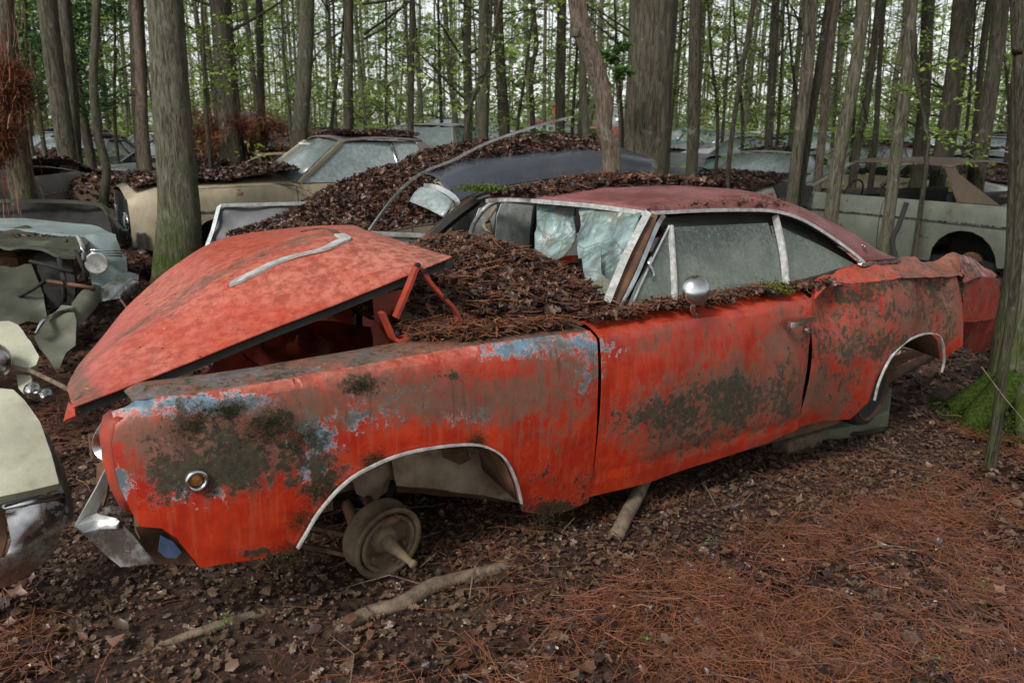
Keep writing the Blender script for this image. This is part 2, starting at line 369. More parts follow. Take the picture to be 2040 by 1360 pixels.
def bar(name, pts, w, mat, parent=None, h=None, n=8, up=(0, 0, 1)):
    v, f = sweep(pts, w, h, n, up); return mesh(name, v, f, mat, parent, smooth=h is None)
def join(parts):
    V_, F_ = [], []
    for v, f in parts:
        o = len(V_); V_ += [Vector(x) for x in v]; F_ += [tuple(i + o for i in q) for q in f]
    return V_, F_
def lathe(prof, n=28, axis=(0, -1, 0), origin=(0, 0, 0)):
    """profile [(r, h)] turned about axis"""
    ax = Vector(axis).normalized(); s = ax.orthogonal().normalized(); t = ax.cross(s); o = Vector(origin); V_, F_ = [], []
    for r, h in prof:
        for j in range(n): a = 2 * math.pi * j / n; V_.append(o + ax * h + (s * math.cos(a) + t * math.sin(a)) * r)
    for i in range(len(prof) - 1):
        for j in range(n): F_.append((i * n + j, (i + 1) * n + j, (i + 1) * n + (j + 1) % n, i * n + (j + 1) % n))
    F_.append(tuple(range(n))); F_.append(tuple((len(prof) - 1) * n + j for j in range(n - 1, -1, -1)))
    return V_, F_
def catm(pts, k=6):
    pts = [Vector(p) for p in pts]; out = []
    for i in range(len(pts) - 1):
        p0, p1, p2, p3 = pts[max(i - 1, 0)], pts[i], pts[i + 1], pts[min(i + 2, len(pts) - 1)]
        for j in range(k):
            t = j / k; out.append(.5 * ((2 * p1) + (p2 - p0) * t + (2 * p0 - 5 * p1 + 4 * p2 - p3) * t * t + (-p0 + 3 * p1 - 3 * p2 + p3) * t ** 3))
    return out + [pts[-1]]
def box(c, s): 
    c = Vector(c); s = Vector(s) / 2
    v = [c + Vector((x * s.x, y * s.y, z * s.z)) for x in (-1, 1) for y in (-1, 1) for z in (-1, 1)]
    return v, [(0, 1, 3, 2), (4, 6, 7, 5), (0, 4, 5, 1), (2, 3, 7, 6), (0, 2, 6, 4), (1, 5, 7, 3)]

# ------------------------------------------------------------------ leaf and needle scatter
def lobed(k=5, depth=.45):
    a = np.linspace(0, 2 * np.pi, 2 * k, endpoint=False); r = np.where(np.arange(2 * k) % 2 == 0, 1., 1 - depth)
    p = np.stack([np.cos(a) * r * .62, np.sin(a) * r * .5], 1); return np.vstack([[0, 0], p])
def oak(k=4):
    pts = [(0, 0)]; n = 2 * k + 1                                   # long lobed blade
    for sgn in (1, -1):
        for i in range(n):
            t = i / (n - 1); x = -.95 + 1.9 * t if sgn > 0 else .95 - 1.9 * t; w = math.sin(math.pi * min(.97, max(.05, (x + 1) / 2.05))) ** .7
            pts.append((x * .75, sgn * w * (.50 if i % 2 else .26)))
    return np.array(pts)
TEMPL_BIG = [lobed(5, .55), oak(4), lobed(6, .22)]; TEMPL_SMALL = [lobed(4, .45), lobed(3, .5), lobed(3, .15)]
def leaves_geo(pos, size, pal, curl=.5, tilt=.5, nrm=None):
    """pos (N,3); size (N,) ; pal (N,3)"""
    N = len(pos); VV, TT, CC_ = [], [], []; off = 0; kind = RNG.integers(0, 3, N); TEMPL = TEMPL_BIG if N < 50000 and np.mean(size) > .017 and np.mean(size) < .045 else TEMPL_SMALL
    for k, T in enumerate(TEMPL):
        idx = np.where(kind == k)[0]; n = len(idx)
        if not n: continue
        m_ = len(T); r2 = (T ** 2).sum(1)
        lx = T[:, 0][None] * np.ones((n, 1)); ly = T[:, 1][None] * RNG.uniform(.7, 1.2, (n, 1))
        lz = r2[None] * RNG.uniform(-1, 1, (n, 1)) * curl + RNG.normal(0, .09, (n, m_)) + np.abs(ly) * RNG.uniform(-.6, .9, (n, 1)) * curl
        L = np.stack([lx, ly, lz], 2) * size[idx][:, None, None]
        yaw = RNG.uniform(0, 2 * np.pi, n); tx = RNG.normal(0, tilt, n); ty = RNG.normal(0, tilt, n)
        cx, sx_, cy_, sy_ = np.cos(tx), np.sin(tx), np.cos(ty), np.sin(ty); cz, sz = np.cos(yaw), np.sin(yaw)
        y1 = L[..., 1] * cx[:, None] - L[..., 2] * sx_[:, None]; z1 = L[..., 1] * sx_[:, None] + L[..., 2] * cx[:, None]; x1 = L[..., 0]
        x2 = x1 * cy_[:, None] + z1 * sy_[:, None]; z2 = -x1 * sy_[:, None] + z1 * cy_[:, None]
        x3 = x2 * cz[:, None] - y1 * sz[:, None]; y3 = x2 * sz[:, None] + y1 * cz[:, None]
        W3 = np.stack([x3, y3, z2], 2)
        if nrm is not None:
            nn = nrm[idx]; a = np.cross(nn, np.array([.13, .97, .2])); a /= np.linalg.norm(a, axis=1)[:, None]; c = np.cross(nn, a)
            W3 = W3[..., 0:1] * a[:, None] + W3[..., 1:2] * c[:, None] + W3[..., 2:3] * nn[:, None]
        W3 = W3 + pos[idx][:, None]
        tri = np.array([[0, i, i + 1 if i + 1 < m_ else 1] for i in range(1, m_)])
        T3 = tri[None] + (np.arange(n) * m_)[:, None, None] + off
        VV.append(W3.reshape(-1, 3)); TT.append(T3.reshape(-1, 3)); CC_.append(np.repeat(pal[idx], m_, 0)); off += n * m_
    return np.vstack(VV), np.vstack(TT), np.vstack(CC_)
def needles_geo(pos, length, pal, width=.0016, lift=.25):
    N = len(pos); yaw = RNG.uniform(0, 2 * np.pi, N); pit = RNG.normal(0, lift, N); bend = RNG.normal(0, .35, N); segs = 3
    P_ = [pos - np.stack([np.cos(yaw), np.sin(yaw), np.tan(pit)], 1) * length[:, None] * .5]
    for s in range(segs):
        a = yaw + bend * (s - 1); P_.append(P_[-1] + np.stack([np.cos(a) * np.cos(pit), np.sin(a) * np.cos(pit), np.sin(pit)], 1) * (length / segs)[:, None])
    Pn = np.stack(P_, 1); d = Pn[:, -1] - Pn[:, 0]; s_ = np.stack([-d[:, 1], d[:, 0], RNG.normal(0, .4, N) * length], 1); s_ /= np.linalg.norm(s_, axis=1)[:, None]
    w = width * RNG.uniform(.7, 1.5, N)
    A = Pn + s_[:, None] * w[:, None, None]; B = Pn - s_[:, None] * w[:, None, None]; v = np.stack([A, B], 2).reshape(N, -1, 3)
    q = np.array([[2 * i, 2 * i + 1, 2 * i + 3] for i in range(segs)] + [[2 * i, 2 * i + 3, 2 * i + 2] for i in range(segs)])
    T3 = q[None] + (np.arange(N) * 2 * (segs + 1))[:, None, None]
    return v.reshape(-1, 3), T3.reshape(-1, 3), np.repeat(pal, 2 * (segs + 1), 0)
LP = np.array([(.030, .013, .009), (.058, .023, .015), (.092, .037, .022), (.12, .050, .029), (.017, .010, .010), (.14, .070, .045), (.19, .11, .075), (.055, .032, .032), (.024, .015, .017)])
def pal_leaf(n, pale=0.):
    c = LP[RNG.integers(0, len(LP), n)] * RNG.uniform(.7, 1.35, (n, 1)); q = RNG.random(n)
    c[q < .04] = np.array((.20, .13, .08)) * .9; c = c * .72
    p = np.asarray(pale) * np.ones(n); pc = np.array((.115, .072, .045)) * RNG.uniform(.45, 1.2, (n, 1))
    s = (RNG.random(n) < p)[:, None]; return np.where(s, pc, c)
def pal_needle(n): return np.array((.155, .052, .020))[None] * RNG.uniform(.45, 1.5, (n, 1)) * np.array([1, 1, 1])[None] + RNG.uniform(0, .02, (n, 3))
def combine(*g):
    V_, T_, C_ = [], [], []; o = 0
    for v, t, c in g: V_.append(v); T_.append(t + o); C_.append(c); o += len(v)
    return np.vstack(V_), np.vstack(T_), np.vstack(C_)

# ================================================================== GROUND
def build_ground():
    xs = np.concatenate([-np.geomspace(200, 6, 40), np.arange(-5.9, 6, .09), np.geomspace(6.05, 200, 40)])
    ys = np.concatenate([np.linspace(-6, .45, 10), np.arange(.5, 9, .09), np.geomspace(9.1, 400, 60)])
    X, Y = np.meshgrid(xs, ys); Z = ground_z(X, Y) - .012
    v = np.stack([X.ravel(), Y.ravel(), Z.ravel()], 1); nx, ny = len(xs), len(ys)
    i = np.arange(nx - 1)[None] + (np.arange(ny - 1) * nx)[:, None]; i = i.ravel()
    f = np.stack([i, i + 1, i + nx + 1, i + nx], 1)
    tag(link('ground', npmesh('ground', v, f), M['ground']), 'leaf strewn forest floor under the wrecked cars', kind='structure')
build_ground()

def car_local(x, y):
    q = np.stack([x - CT.x, y - CT.y, np.zeros_like(x)], 1) @ np.array(CR); return q[:, 0], q[:, 1]
def visible_pts(n, y0, y1, margin=.25):
    """random ground points in the strip of depth y0..y1 that the photograph's view covers (with a margin)"""
    y = np.sqrt(RNG.uniform(y0 ** 2, y1 ** 2, n)); h = (y * .76 + .85)
    x = RNG.uniform(-1, 1, n) * h; return x, y
def build_litter():
    def under_car(x, y): u, v = car_local(x, y); return sm(-1.45, -1.15, v) * (v < 1.0) * (u > -.1) * (u < 4.5)
    for nm, n, y0, y1, s0, s1, nn in (('near', 40000, 1.1, 4.6, .014, .050, 56000), ('mid', 20000, 4.6, 10, .03, .065, 12000), ('far', 15000, 10, 26, .07, .16, 0)):
        x, y = visible_pts(n, y0, y1); un_ = under_car(x, y); dirt = np.clip(un_ + .8 * (vn(x, y, 1.1) > .18) * (nm == 'near'), 0, 1)
        pz = ground_z(x, y) + RNG.uniform(-.004, .028, n) * (1 if nm != 'far' else 2) * (1 - .7 * dirt)
        sz = np.exp(RNG.uniform(np.log(s0), np.log(s1), n)) * (1 - .35 * un_)
        g = leaves_geo(np.stack([x, y, pz], 1), sz, pal_leaf(n, un_ * .8 + .05), .42, .30)
        o = tag(link('fallen_leaves', npmesh('fallen_leaves', *g), M['leaf'], smooth=False), {'near': 'wet brown fallen leaves covering the ground beside the red coupe',
            'mid': 'fallen leaves on the ground between the wrecks', 'far': 'brown leaf litter under the distant trees'}[nm], 'leaves', kind='stuff')
        if nm == 'near':                                            # matted crumbs between the leaves
            n2 = 36000; x, y = visible_pts(n2, y0, y1); un_ = under_car(x, y)
            g = leaves_geo(np.stack([x, y, ground_z(x, y) + RNG.uniform(-.006, .016, n2)], 1), RNG.uniform(.004, .012, n2), pal_leaf(n2, .05 + .5 * un_) * np.array([1.1, .95, .9]), .3, .5)
            tag(link('leaf_crumbs', npmesh('leaf_crumbs', *g), M['leaf'], smooth=False), 'matted crumbs of leaf mould filling the gaps between leaves', 'leaf mould', kind='stuff')
        if nn:
            x, y = visible_pts(nn * 3, y0, y1); dens = np.clip(.20 + .9 * vn(x, y, 1.3) + .9 * vn(x, y, 4) + .9 * vn(x, y, 11) + .16 * sm(-1.6, 1.2, x - .3 * (y - 2)) + .2 * sm(2.4, 1.7, y), .02, 1) * (1 - .9 * under_car(x, y))
            k = RNG.random(nn * 3) < dens; x, y = x[k][:nn], y[k][:nn]; k = len(x)
            g = needles_geo(np.stack([x, y, ground_z(x, y) + RNG.uniform(.006, .036, k)], 1), RNG.uniform(.07, .19, k), pal_needle(k), .0008 if nm == 'near' else .0018, .14)
            tag(link('pine_needles', npmesh('pine_needles', *g), M['needle'], smooth=False), 'rusty orange pine needles strewn over the wet leaves' if nm == 'near' else 'pine needles lying on the ground between the wrecks', 'needles', kind='stuff')
    n = 420; x, y = visible_pts(n, 1.2, 4.8); un_ = under_car(x, y)
    g = leaves_geo(np.stack([x, y, ground_z(x, y) + RNG.uniform(.018, .034, n)], 1), RNG.uniform(.035, .058, n), pal_leaf(n, .1 + .3 * un_) * 1.1, .6, .3)
    tag(link('broad_leaves', npmesh('broad_leaves', *g), M['leaf'], smooth=False), 'larger curled brown leaves lying on top of the litter', 'leaves', kind='stuff')
    # small pale chips, catkins and lichen flakes
    n = 260; x, y = visible_pts(n, 1.3, 5)
    c = np.array([(.42, .33, .16), (.30, .36, .26), (.5, .42, .3)])[RNG.integers(0, 3, n)]
    g = leaves_geo(np.stack([x, y, ground_z(x, y) + .035], 1), RNG.uniform(.004, .014, n), c, .3, .3)
    tag(link('bark_chips_litter', npmesh('bark_chips', *g), M['leaf'], smooth=False), 'pale bark chips and lichen flakes dotted over the leaves', 'chips', kind='stuff')
build_litter()

# ================================================================== THE RED COUPE (own frame: x rearwards, y to the far side, z up)
CM = CR.to_4x4(); CM.translation = CT
def side(u, z):
    u = np.asarray(u, float); z = np.asarray(z, float)
    y = -.95 + .05 * ((z - .58) / .38) ** 2 + .08 * np.clip((.42 - u) / .42, 0, 1) ** 2
    return y + .004 * np.sin(u * 9) * np.sin(z * 7)
def S(px, py):
    Y = -.93
    for _ in range(8): q = P(px, py, Y=Y); Y = float(side(q.x, q.z))
    return (q.x, q.z)
def SL(l): return [S(*p) for p in l]
CREASE_PX = [(232, 826), (262, 808), (300, 800), (420, 786), (560, 764), (700, 738), (860, 707), (1000, 686), (1194, 661), (1300, 640), (1450, 614), (1600, 590)]
_cr = np.array(SL(CREASE_PX)); 
def zc(u): return np.interp(u, _cr[:, 0], _cr[:, 1])
RR = .045
def side_round(u, z):
    z0 = zc(u) - RR; t = np.clip((z - z0) / RR, 0, 1); return side(u, np.minimum(z, z0)) + RR * (1 - np.sqrt(np.clip(1 - t * t, 0, 1)))

def blobs(L):
    def f(px):
        s = np.zeros(len(px))
        for x, y, rx, ry, a in L: s = np.maximum(s, a * np.exp(-(((px[:, 0] - x) / rx) ** 2 + ((px[:, 1] - y) / ry) ** 2) ** 1.3 * .7))
        return s
    return f
GRIME = blobs([(430, 900, 200, 90, 1.0), (900, 790, 300, 62, .80), (1110, 760, 90, 90, .78), (700, 800, 130, 70, .76), (560, 830, 150, 60, .7), (330, 870, 90, 60, .95), (480, 840, 180, 40, .9),
    (1330, 830, 130, 90, .75), (1450, 790, 140, 100, .8), (1570, 720, 70, 130, .75), (1400, 680, 220, 60, .45), (1700, 640, 90, 160, .68), (1840, 600, 110, 90, .78), (1780, 700, 100, 90, .6),
    (1890, 600, 50, 110, .85), (1640, 780, 70, 70, .8), (1100, 870, 80, 50, .6), (1270, 850, 60, 60, .5), (1560, 800, 60, 60, .85), (1820, 540, 90, 30, .8)])
BLUE = blobs([(260, 800, 70, 28, 1.), (400, 812, 130, 24, .9), (520, 800, 70, 24, .8), (640, 860, 45, 40, .85), (800, 790, 140, 40, .5), (1080, 690, 130, 26, .9), (930, 830, 60, 20, .62), (240, 970, 22, 60, .9), (400, 970, 90, 50, .55),
    (620, 950, 30, 50, .7), (1160, 720, 40, 60, .7), (1110, 700, 90, 30, .6), (480, 900, 120, 60, .45), (700, 830, 90, 30, .6)])
MOSS = blobs([(385, 840, 55, 55, .8), (460, 820, 40, 30, .7), (545, 850, 50, 45, .85), (470, 930, 110, 55, .92), (350, 950, 80, 55, .9), (570, 920, 70, 55, .92), (430, 870, 120, 30, .75), (640, 880, 60, 40, .7), (640, 950, 50, 50, .95), (710, 770, 45, 20, .7), (330, 900, 60, 40, .5),
    (1330, 830, 110, 45, .85), (1450, 800, 110, 60, .8), (1390, 870, 60, 40, .7), (1560, 780, 40, 70, .7), (1700, 590, 60, 22, .85), (1760, 560, 90, 16, .8), (1770, 690, 60, 40, .7), (1850, 590, 60, 60, .62), (1740, 620, 100, 30, .6), (1680, 760, 40, 60, .65), (1880, 660, 30, 60, .6), (1700, 680, 60, 60, .6), (1100, 1015, 90, 22, .95),
    (1165, 960, 22, 40, .6), (1640, 690, 20, 90, .6), (540, 1100, 80, 12, .8), (1080, 950, 40, 30, .55), (1610, 700, 14, 110, .6), (900, 745, 60, 14, .5)])
def wear_side(chalk_top=.5):
    def f(w, v):
        px = project(w); ch = chalk_top * np.clip((v[:, 2] - zc(v[:, 0]) + .10) / .10, 0, 1)
        return np.stack([GRIME(px), BLUE(px), MOSS(px), np.clip(ch, 0, 1)], 1)
    return f

car = thing('red_coupe', 'crumpled orange red two door coupe without wheels in front, its loose bonnet tilted up', 'car', mat4=CM)
bpy.context.view_layer.update()

ARCH_F = [(590, 1088), (606, 1060), (630, 1020), (665, 978), (705, 944), (760, 916), (810, 899), (870, 888), (930, 883), (965, 888), (995, 905), (1013, 930), (1027, 965), (1035, 1000)]
fender_px = [(230, 845), (222, 880), (228, 930), (240, 975), (262, 1020), (280, 1048), (322, 1052), (352, 1072), (378, 1105), (400, 1131), (450, 1122), (520, 1112), (583, 1098)] + ARCH_F + [(1040, 1018), (1085, 1027), (1130, 1018), (1172, 1000), (1180, 940), (1190, 800), (1193, 664)]
def with_crease(low, u0, u1, n=24):
    us = np.linspace(u1, u0, n); return low + [(u, float(zc(u))) for u in us]
fl = SL(fender_px); fl = fl[:-1]
fend = with_crease(fl, fl[0][0], fl[-1][0] + .006, 30)
mp_side = lambda a, b: (a, side_round(a, b), b)
fender = panel('front_fender', fend, mp_side, M['red'], car, .022, .004, (0, -1, 0), wear_side(.8))
# rolled top of the fender with its inner edge
def top_map(lift=.012):
    def f(a, b):                                  # b: 0 at the crease .. width
        Yc = side_round(a, zc(a)); t = b
        return (a, Yc + t, zc(a) + lift * np.sin(np.clip(t / .2, 0, 1) * np.pi) - np.clip(t - .16, 0, 1) * .25)
    return f
u0, u1 = fl[0][0], fl[-1][0]
ins = [(u0 + .05, .0), (u1, .0), (u1, .20), (1.25, .235), (.9, .235), (.5, .225), (.2, .20), (u0 + .10, .15), (u0 + .045, .08)]
def wear_top(w, v):
    px = project(w); b = blobs([(300, 790, 90, 30, 1.1), (500, 750, 200, 30, 1.1), (700, 715, 140, 22, 1.), (900, 700, 120, 22, .7), (1080, 670, 120, 24, .8)])(px)
    return np.stack([.80 + 0 * b, b * .72, .35 + 0 * b, .6 + 0 * b], 1)
ftop = panel('fender_top', ins, top_map(), M['red'], car, .025, .004, (0, 0, 1), wear_top)
# pale flaked paint along the fender shoulder
# front nose of the fender: headlamp bucket wall turning inwards
nose = [S(230, 845), S(222, 880), S(228, 930), S(240, 975), S(262, 1020)]
nv = []
for (u, z) in [(u0 + .02, float(zc(u0)) - .01)] + nose:
    y = float(side_round(u, z)); nv.append([(u, y, z), (u - .018, y + .03, z), (u - .012, y + .09, z), (u + .05, y + .13, z)])
V_ = [p for r in nv for p in r]; F_ = [(i * 4 + j, i * 4 + j + 1, i * 4 + j + 5, i * 4 + j + 4) for i in range(len(nv) - 1) for j in range(3)]
mesh('headlamp_surround', V_, F_, M['redin'], car, True, .004, off=0)

# door
dl = SL([(1184, 985), (1190, 900), (1197, 780), (1199, 664)])
door_low = SL([(1176, 998), (1300, 958), (1450, 908), (1530, 880), (1590, 855)])
door_rear = SL([(1600, 780), (1612, 690), (1618, 600)])
du0 = S(1195, 664)[0] + .002; du1 = door_rear[-1][0]
def dent_door(u, z): return .006 * np.sin((u - 1.6) * 14) * np.exp(-((z - .5) / .25) ** 2)
def mp_door(a, b): return (a, side_round(a, b) + dent_door(a, b) + .010 * np.exp(-((b - .30 - .0 * a) / .012) ** 2), b)
poly = [(du0, dl[0][1] - .005)] + door_low[1:] + door_rear[:-1] + [(u, float(zc(u))) for u in np.linspace(du1, du0, 26)]
door = panel('door', poly, mp_door, M['red'], car, .022, .004, (0, -1, 0), wear_side(.35))
def ledge_map(a, b):
    Yc = side_round(a, zc(a)); return (a, Yc + b, zc(a) + .02 * np.clip(b / .05, 0, 1) - .01 * (b > .1))
ledge = panel('belt_ledge', [(du0, 0), (du1, 0), (du1, .15), (du0, .13)], ledge_map, M['red'], car, .025, .004, (0, 0, 1), lambda w, v: np.stack([.3 + 0 * w[:, 0], 0 * w[:, 0], .2 + 0 * w[:, 0], .2 + 0 * w[:, 0]], 1))
ledge.parent = door

# quarter panel, dented and crushed at the back
QC = [(1621, 598), (1645, 572), (1672, 562), (1700, 566), (1760, 558), (1850, 552), (1922, 546)]
ARCH_R = [(1700, 836), (1735, 800), (1748, 757), (1770, 712), (1798, 682), (1830, 666), (1858, 664), (1872, 678), (1877, 715)]
q_low = SL([(1592, 853), (1640, 840)] + ARCH_R + [(1886, 716), (1905, 700), (1918, 690)])
q_rear = SL([(1925, 640), (1927, 590), (1923, 548)]); q_top = SL(QC[::-1])
def dent_q(u, z):
    d = .05 * np.exp(-((u - 3.25) / .22) ** 2 - ((z - .82) / .10) ** 2) - .018 * np.sin((u - 3.) * 7 + z * 4) * np.clip((z - .25) / .4, 0, 1)
    d = d + .012 * np.sin(u * 23 + z * 11) * np.exp(-((z - .8) / .1) ** 2) + .06 * np.clip((u - 3.95) / .4, 0, 1) * np.clip((z - .5) / .3, 0, 1)
    return (d + .02 * vn(u, z, 5)) * np.clip((u - 2.93) / .18, 0, 1)
def mp_q(a, b): return (a, side(a, b) + .006 + dent_q(a, b), b)
q_low[0] = (q_low[0][0] - .016, q_low[0][1]); q_top[-1] = (q_top[-1][0] - .016, q_top[-1][1])
quarter = panel('quarter_panel', [door_rear[-1], door_rear[0]][::-1][:0] + [(du1 + .012, door_rear[-1][1])][:0] + q_low + q_rear + q_top, mp_q, M['red'], car, .026, .004, (0, -1, 0), wear_side(.3))
def lift3(poly_px, Ys, mat, name, parent, out, wear=None, thick=.004, res=.03, crump=.0, bulge=0.):
    """sheet through unprojected outline points: best plane + crumple; each point at its own Y in the car frame"""
    pts = np.array([tuple(P(x, y, Y=Y)) for (x, y), Y in zip(poly_px, Ys)]); c = pts.mean(0); U_, s_, Vt = np.linalg.svd(pts - c)
    e1, e2, nn = Vt; ab = np.stack([(pts - c) @ e1, (pts - c) @ e2], 1); hh = (pts - c) @ nn
    def mf(a, b):
        q = np.stack([a, b], 1); d = ((q[:, None] - ab[None]) ** 2).sum(2) + 1e-6; w = d ** -1.5; h = (w * hh[None]).sum(1) / w.sum(1)
        h = h + crump * (vn(a + 3, b, 6) + .5 * vn(a, b + 7, 14)); v = c + np.outer(a, e1) + np.outer(b, e2) + np.outer(h, nn)
        return v[:, 0], v[:, 1], v[:, 2]
    return panel(name, [tuple(p) for p in ab], mf, mat, parent, res, thick, out, wear)
wq = lambda g=.5, m_=.2, c=.4, b=0.: (lambda w, v: np.stack([g + 0 * w[:, 0], b + 0 * w[:, 0], m_ + 0 * w[:, 0], c + 0 * w[:, 0]], 1))
wpx = lambda c: (lambda w, v: np.stack([GRIME(project(w)), 0 * w[:, 0], MOSS(project(w)), c + 0 * w[:, 0]], 1))
# upper quarter between the crease and the roof pillar
lift3([(1621, 598), (1645, 572), (1672, 562), (1700, 566), (1760, 558), (1850, 552), (1922, 546), (1905, 503), (1850, 520), (1800, 512), (1716, 523), (1690, 530), (1650, 546), (1600, 570)],
      [-.90, -.91, -.89, -.89, -.91, -.91, -.88, -.80, -.72, -.74, -.78, -.78, -.80, -.82], M['red'], 'quarter_top', car, (0, -.3, 1), lambda w, v: np.stack([.35 + .4 * sm(3.7, 4.0, v[:, 0]), 0 * w[:, 0], .25 + 0 * w[:, 0], .45 + 0 * w[:, 0]], 1), crump=.03)
# crushed tail folded towards the boot
lift3([(1921, 560), (1948, 549), (1991, 555), (1997, 590), (1992, 632), (1955, 640), (1921, 642)], [-.74, -.73, -.70, -.70, -.71, -.72, -.74], M['red'], 'crushed_tail', car, (0, -1, 0), wq(.45, .3, 0), crump=.004)
lift3([(1904, 502), (1945, 519), (1992, 553), (1948, 552), (1921, 563), (1919, 545)], [-.70, -.58, -.66, -.74, -.76, -.80], M['red'], 'tail_top', car, (0, -.4, 1), wq(.6, .4, .2), crump=.012)
lift3([(1990, 550), (1999, 556), (2004, 590), (1998, 634), (1991, 630), (1996, 590)], [-.70, -.67, -.67, -.70, -.72, -.71], M['rubber'], 'tail_edge', car, (0, -1, 0), thick=.02)
lift3([(1925, 640), (1992, 632), (1985, 680), (1955, 700), (1920, 692)], [-.8, -.62, -.5, -.4, -.7], M['redin'], 'rear_valance', car, (0, -1, 0), wq(.5, .8, 0), crump=.04)
def ring(name, px, py, Y, r, axis=(0, -1, 0), parent=car):
    c = P(px, py, Y=Y); v, f = lathe([(r * .62, .004), (r * .7, .014), (r * .85, .02), (r, .012), (r * 1.04, 0)], 28, axis, c)
    return mesh(name, v, f[:-2] , M['chrome2'], parent, True), c
mk = thing('side_marker', None, None); mk.parent = car; 
for (px, py, Y, r) in ((390, 955, None, .030), (1960, 606, -.665, .020)):
    if Y is None: uu, zz = S(px, py); Y = float(side_round(uu, zz)) - .002
    c = P(px, py, Y=Y); v, f = lathe([(r * .60, .002), (r * .68, .012), (r * .85, .018), (r, .012), (r * 1.05, 0)], 28, (0, -1, 0), c)
    rg = mesh('marker_ring', v, f[:-2], M['chrome2'], car, True)
    v, f = lathe([(r * .64, .0), (r * .6, .006), (r * .3, .010), (r * .02, .011)], 20, (0, -1, 0), c); mesh('marker_lens', v, f, M['amber'] if px < 900 else M['dark'], rg, True)
bpy.data.objects.remove(mk)

# wheel arch mouldings
def arch_trim(pxs, name):
    pts = [(u, float(side_round(u, z)) - .012, z) for u, z in SL(pxs)]
    return bar(name, catm(pts, 4), .0065, M['alu'], car, h=.012, up=(0, -1, 0))
arch_trim(ARCH_F, 'arch_moulding'); arch_trim([(1738, 796), (1748, 757), (1770, 712), (1798, 682), (1830, 666), (1858, 664), (1872, 678), (1877, 715), (1872, 740)], 'arch_moulding')

# inner arches: liner, pale inner panel, dirty flange
def car_poly(name, pl, mat, parent=car, thick=.006, out=(0, -1, 0), crump=.01, res=.05):
    return lift3([p[:2] for p in pl], [p[2] for p in pl], mat, name, parent, out, None, thick, res, crump)
car_poly('inner_fender', [(780, 900, -.52), (905, 885, -.52), (1000, 895, -.53), (1030, 935, -.54), (1036, 1002, -.55), (960, 985, -.54), (870, 976, -.53), (790, 968, -.52)], M['pale'], crump=.012)
car_poly('splash_flange', [(790, 966, -.52), (870, 974, -.53), (960, 984, -.54), (1036, 1000, -.55), (1036, 1010, -.5), (960, 996, -.5), (870, 986, -.5), (790, 978, -.5)], M['rust'], crump=.01)
car_poly('bracket', [(880, 893, -.56), (925, 891, -.56), (935, 915, -.57), (915, 925, -.56), (885, 912, -.56)], M['rust'], crump=.02)
car_poly('shock_tower', [(700, 945, -.5), (790, 900, -.45), (830, 905, -.4), (775, 975, -.45), (745, 1000, -.5), (715, 985, -.5)], M['pale'], crump=.04)
def arch_liner(pxs, depth, mat):
    r = [(u, float(side_round(u, z)) + .012, z) for u, z in SL(pxs)]; n = len(r); V_ = [(x, y, z) for x, y, z in r] + [(x, y + depth, z + .05) for x, y, z in r]
    mesh('arch_liner', V_, [(i, i + 1, n + i + 1, n + i) for i in range(n - 1)], mat, car, True, .004)
arch_liner(ARCH_F, .22, M['rust']); arch_liner(ARCH_R[1:], .30, M['rust'])

# brake drum on its stub, hub, wheel cylinder, control arms
dc = P(774, 1082, Y=-.80); ax = Vector((.10, -.985, -.12)).normalized()
v, f = lathe([(.02, -.085), (.120, -.085), (.131, -.08), (.133, -.07), (.126, -.062), (.124, -.010), (.132, -.002), (.131, .006), (.114, .004), (.108, -.030), (.05, -.036), (.044, -.014), (.026, -.008)], 48, ax, dc)
dr = mesh('brake_drum', v, f, M['drum'], car, True)
v, f = lathe([(.030, -.03), (.028, .0), (.021, .03), (.013, .10), (.011, .135), (.014, .137), (.014, .15), (.004, .152)], 20, ax, dc); mesh('spindle', v, f, M['drum'], dr, True)
sx = ax.cross(Vector((0, 0, 1))).normalized(); uz = sx.cross(ax)
for nm, a, r, w, l in (('wheel_cylinder', 90, .078, .016, .05), ('bolt', 200, .075, .010, .012), ('bolt', 250, .08, .008, .012), ('bolt', 20, .09, .009, .012), ('bolt', 320, .07, .008, .012)):
    c = dc + (sx * math.cos(R(a)) + uz * math.sin(R(a))) * r - ax * .014
    if nm == 'wheel_cylinder': bar(nm, [c - sx * l, c - sx * l * .6, c + sx * l * .6, c + sx * l], [.010, w, w, .010], M['rust'], dr, n=12)
    else: v, f = lathe([(w, 0), (w, l), (w * .6, l + .004)], 10, ax, c); mesh(nm, v, f, M['rust'], dr)
for s in (-1, 1):
    pts = [dc + (sx * math.cos(R(a)) * s + uz * math.sin(R(a))) * .098 - ax * .012 for a in range(-70, 75, 12)]
    bar('brake_shoe', pts, .012, M['drum'], dr, h=.03, up=ax)
for y0_, y1_, xa in ((1045, 1066, 598), (1083, 1106, 588)):
    bar('control_arm', [P(xa, y0_, Y=-.62), P(650, (y0_ + y1_) / 2, Y=-.62), P(705, y1_, Y=-.68)], .022, M['rust'], car, h=.014)
bar('upper_arm', [P(725, 985, Y=-.45), P(740, 1010, Y=-.55), P(760, 1030, Y=-.66)], .02, M['rust'], car)
bar('shock_absorber', [P(690, 1000, Y=-.42), P(712, 1060, Y=-.52)], .024, M['rust'], car)
bar('coil_link', [P(782, 960, Y=-.5), P(770, 1010, Y=-.62)], .012, M['dark'], car)

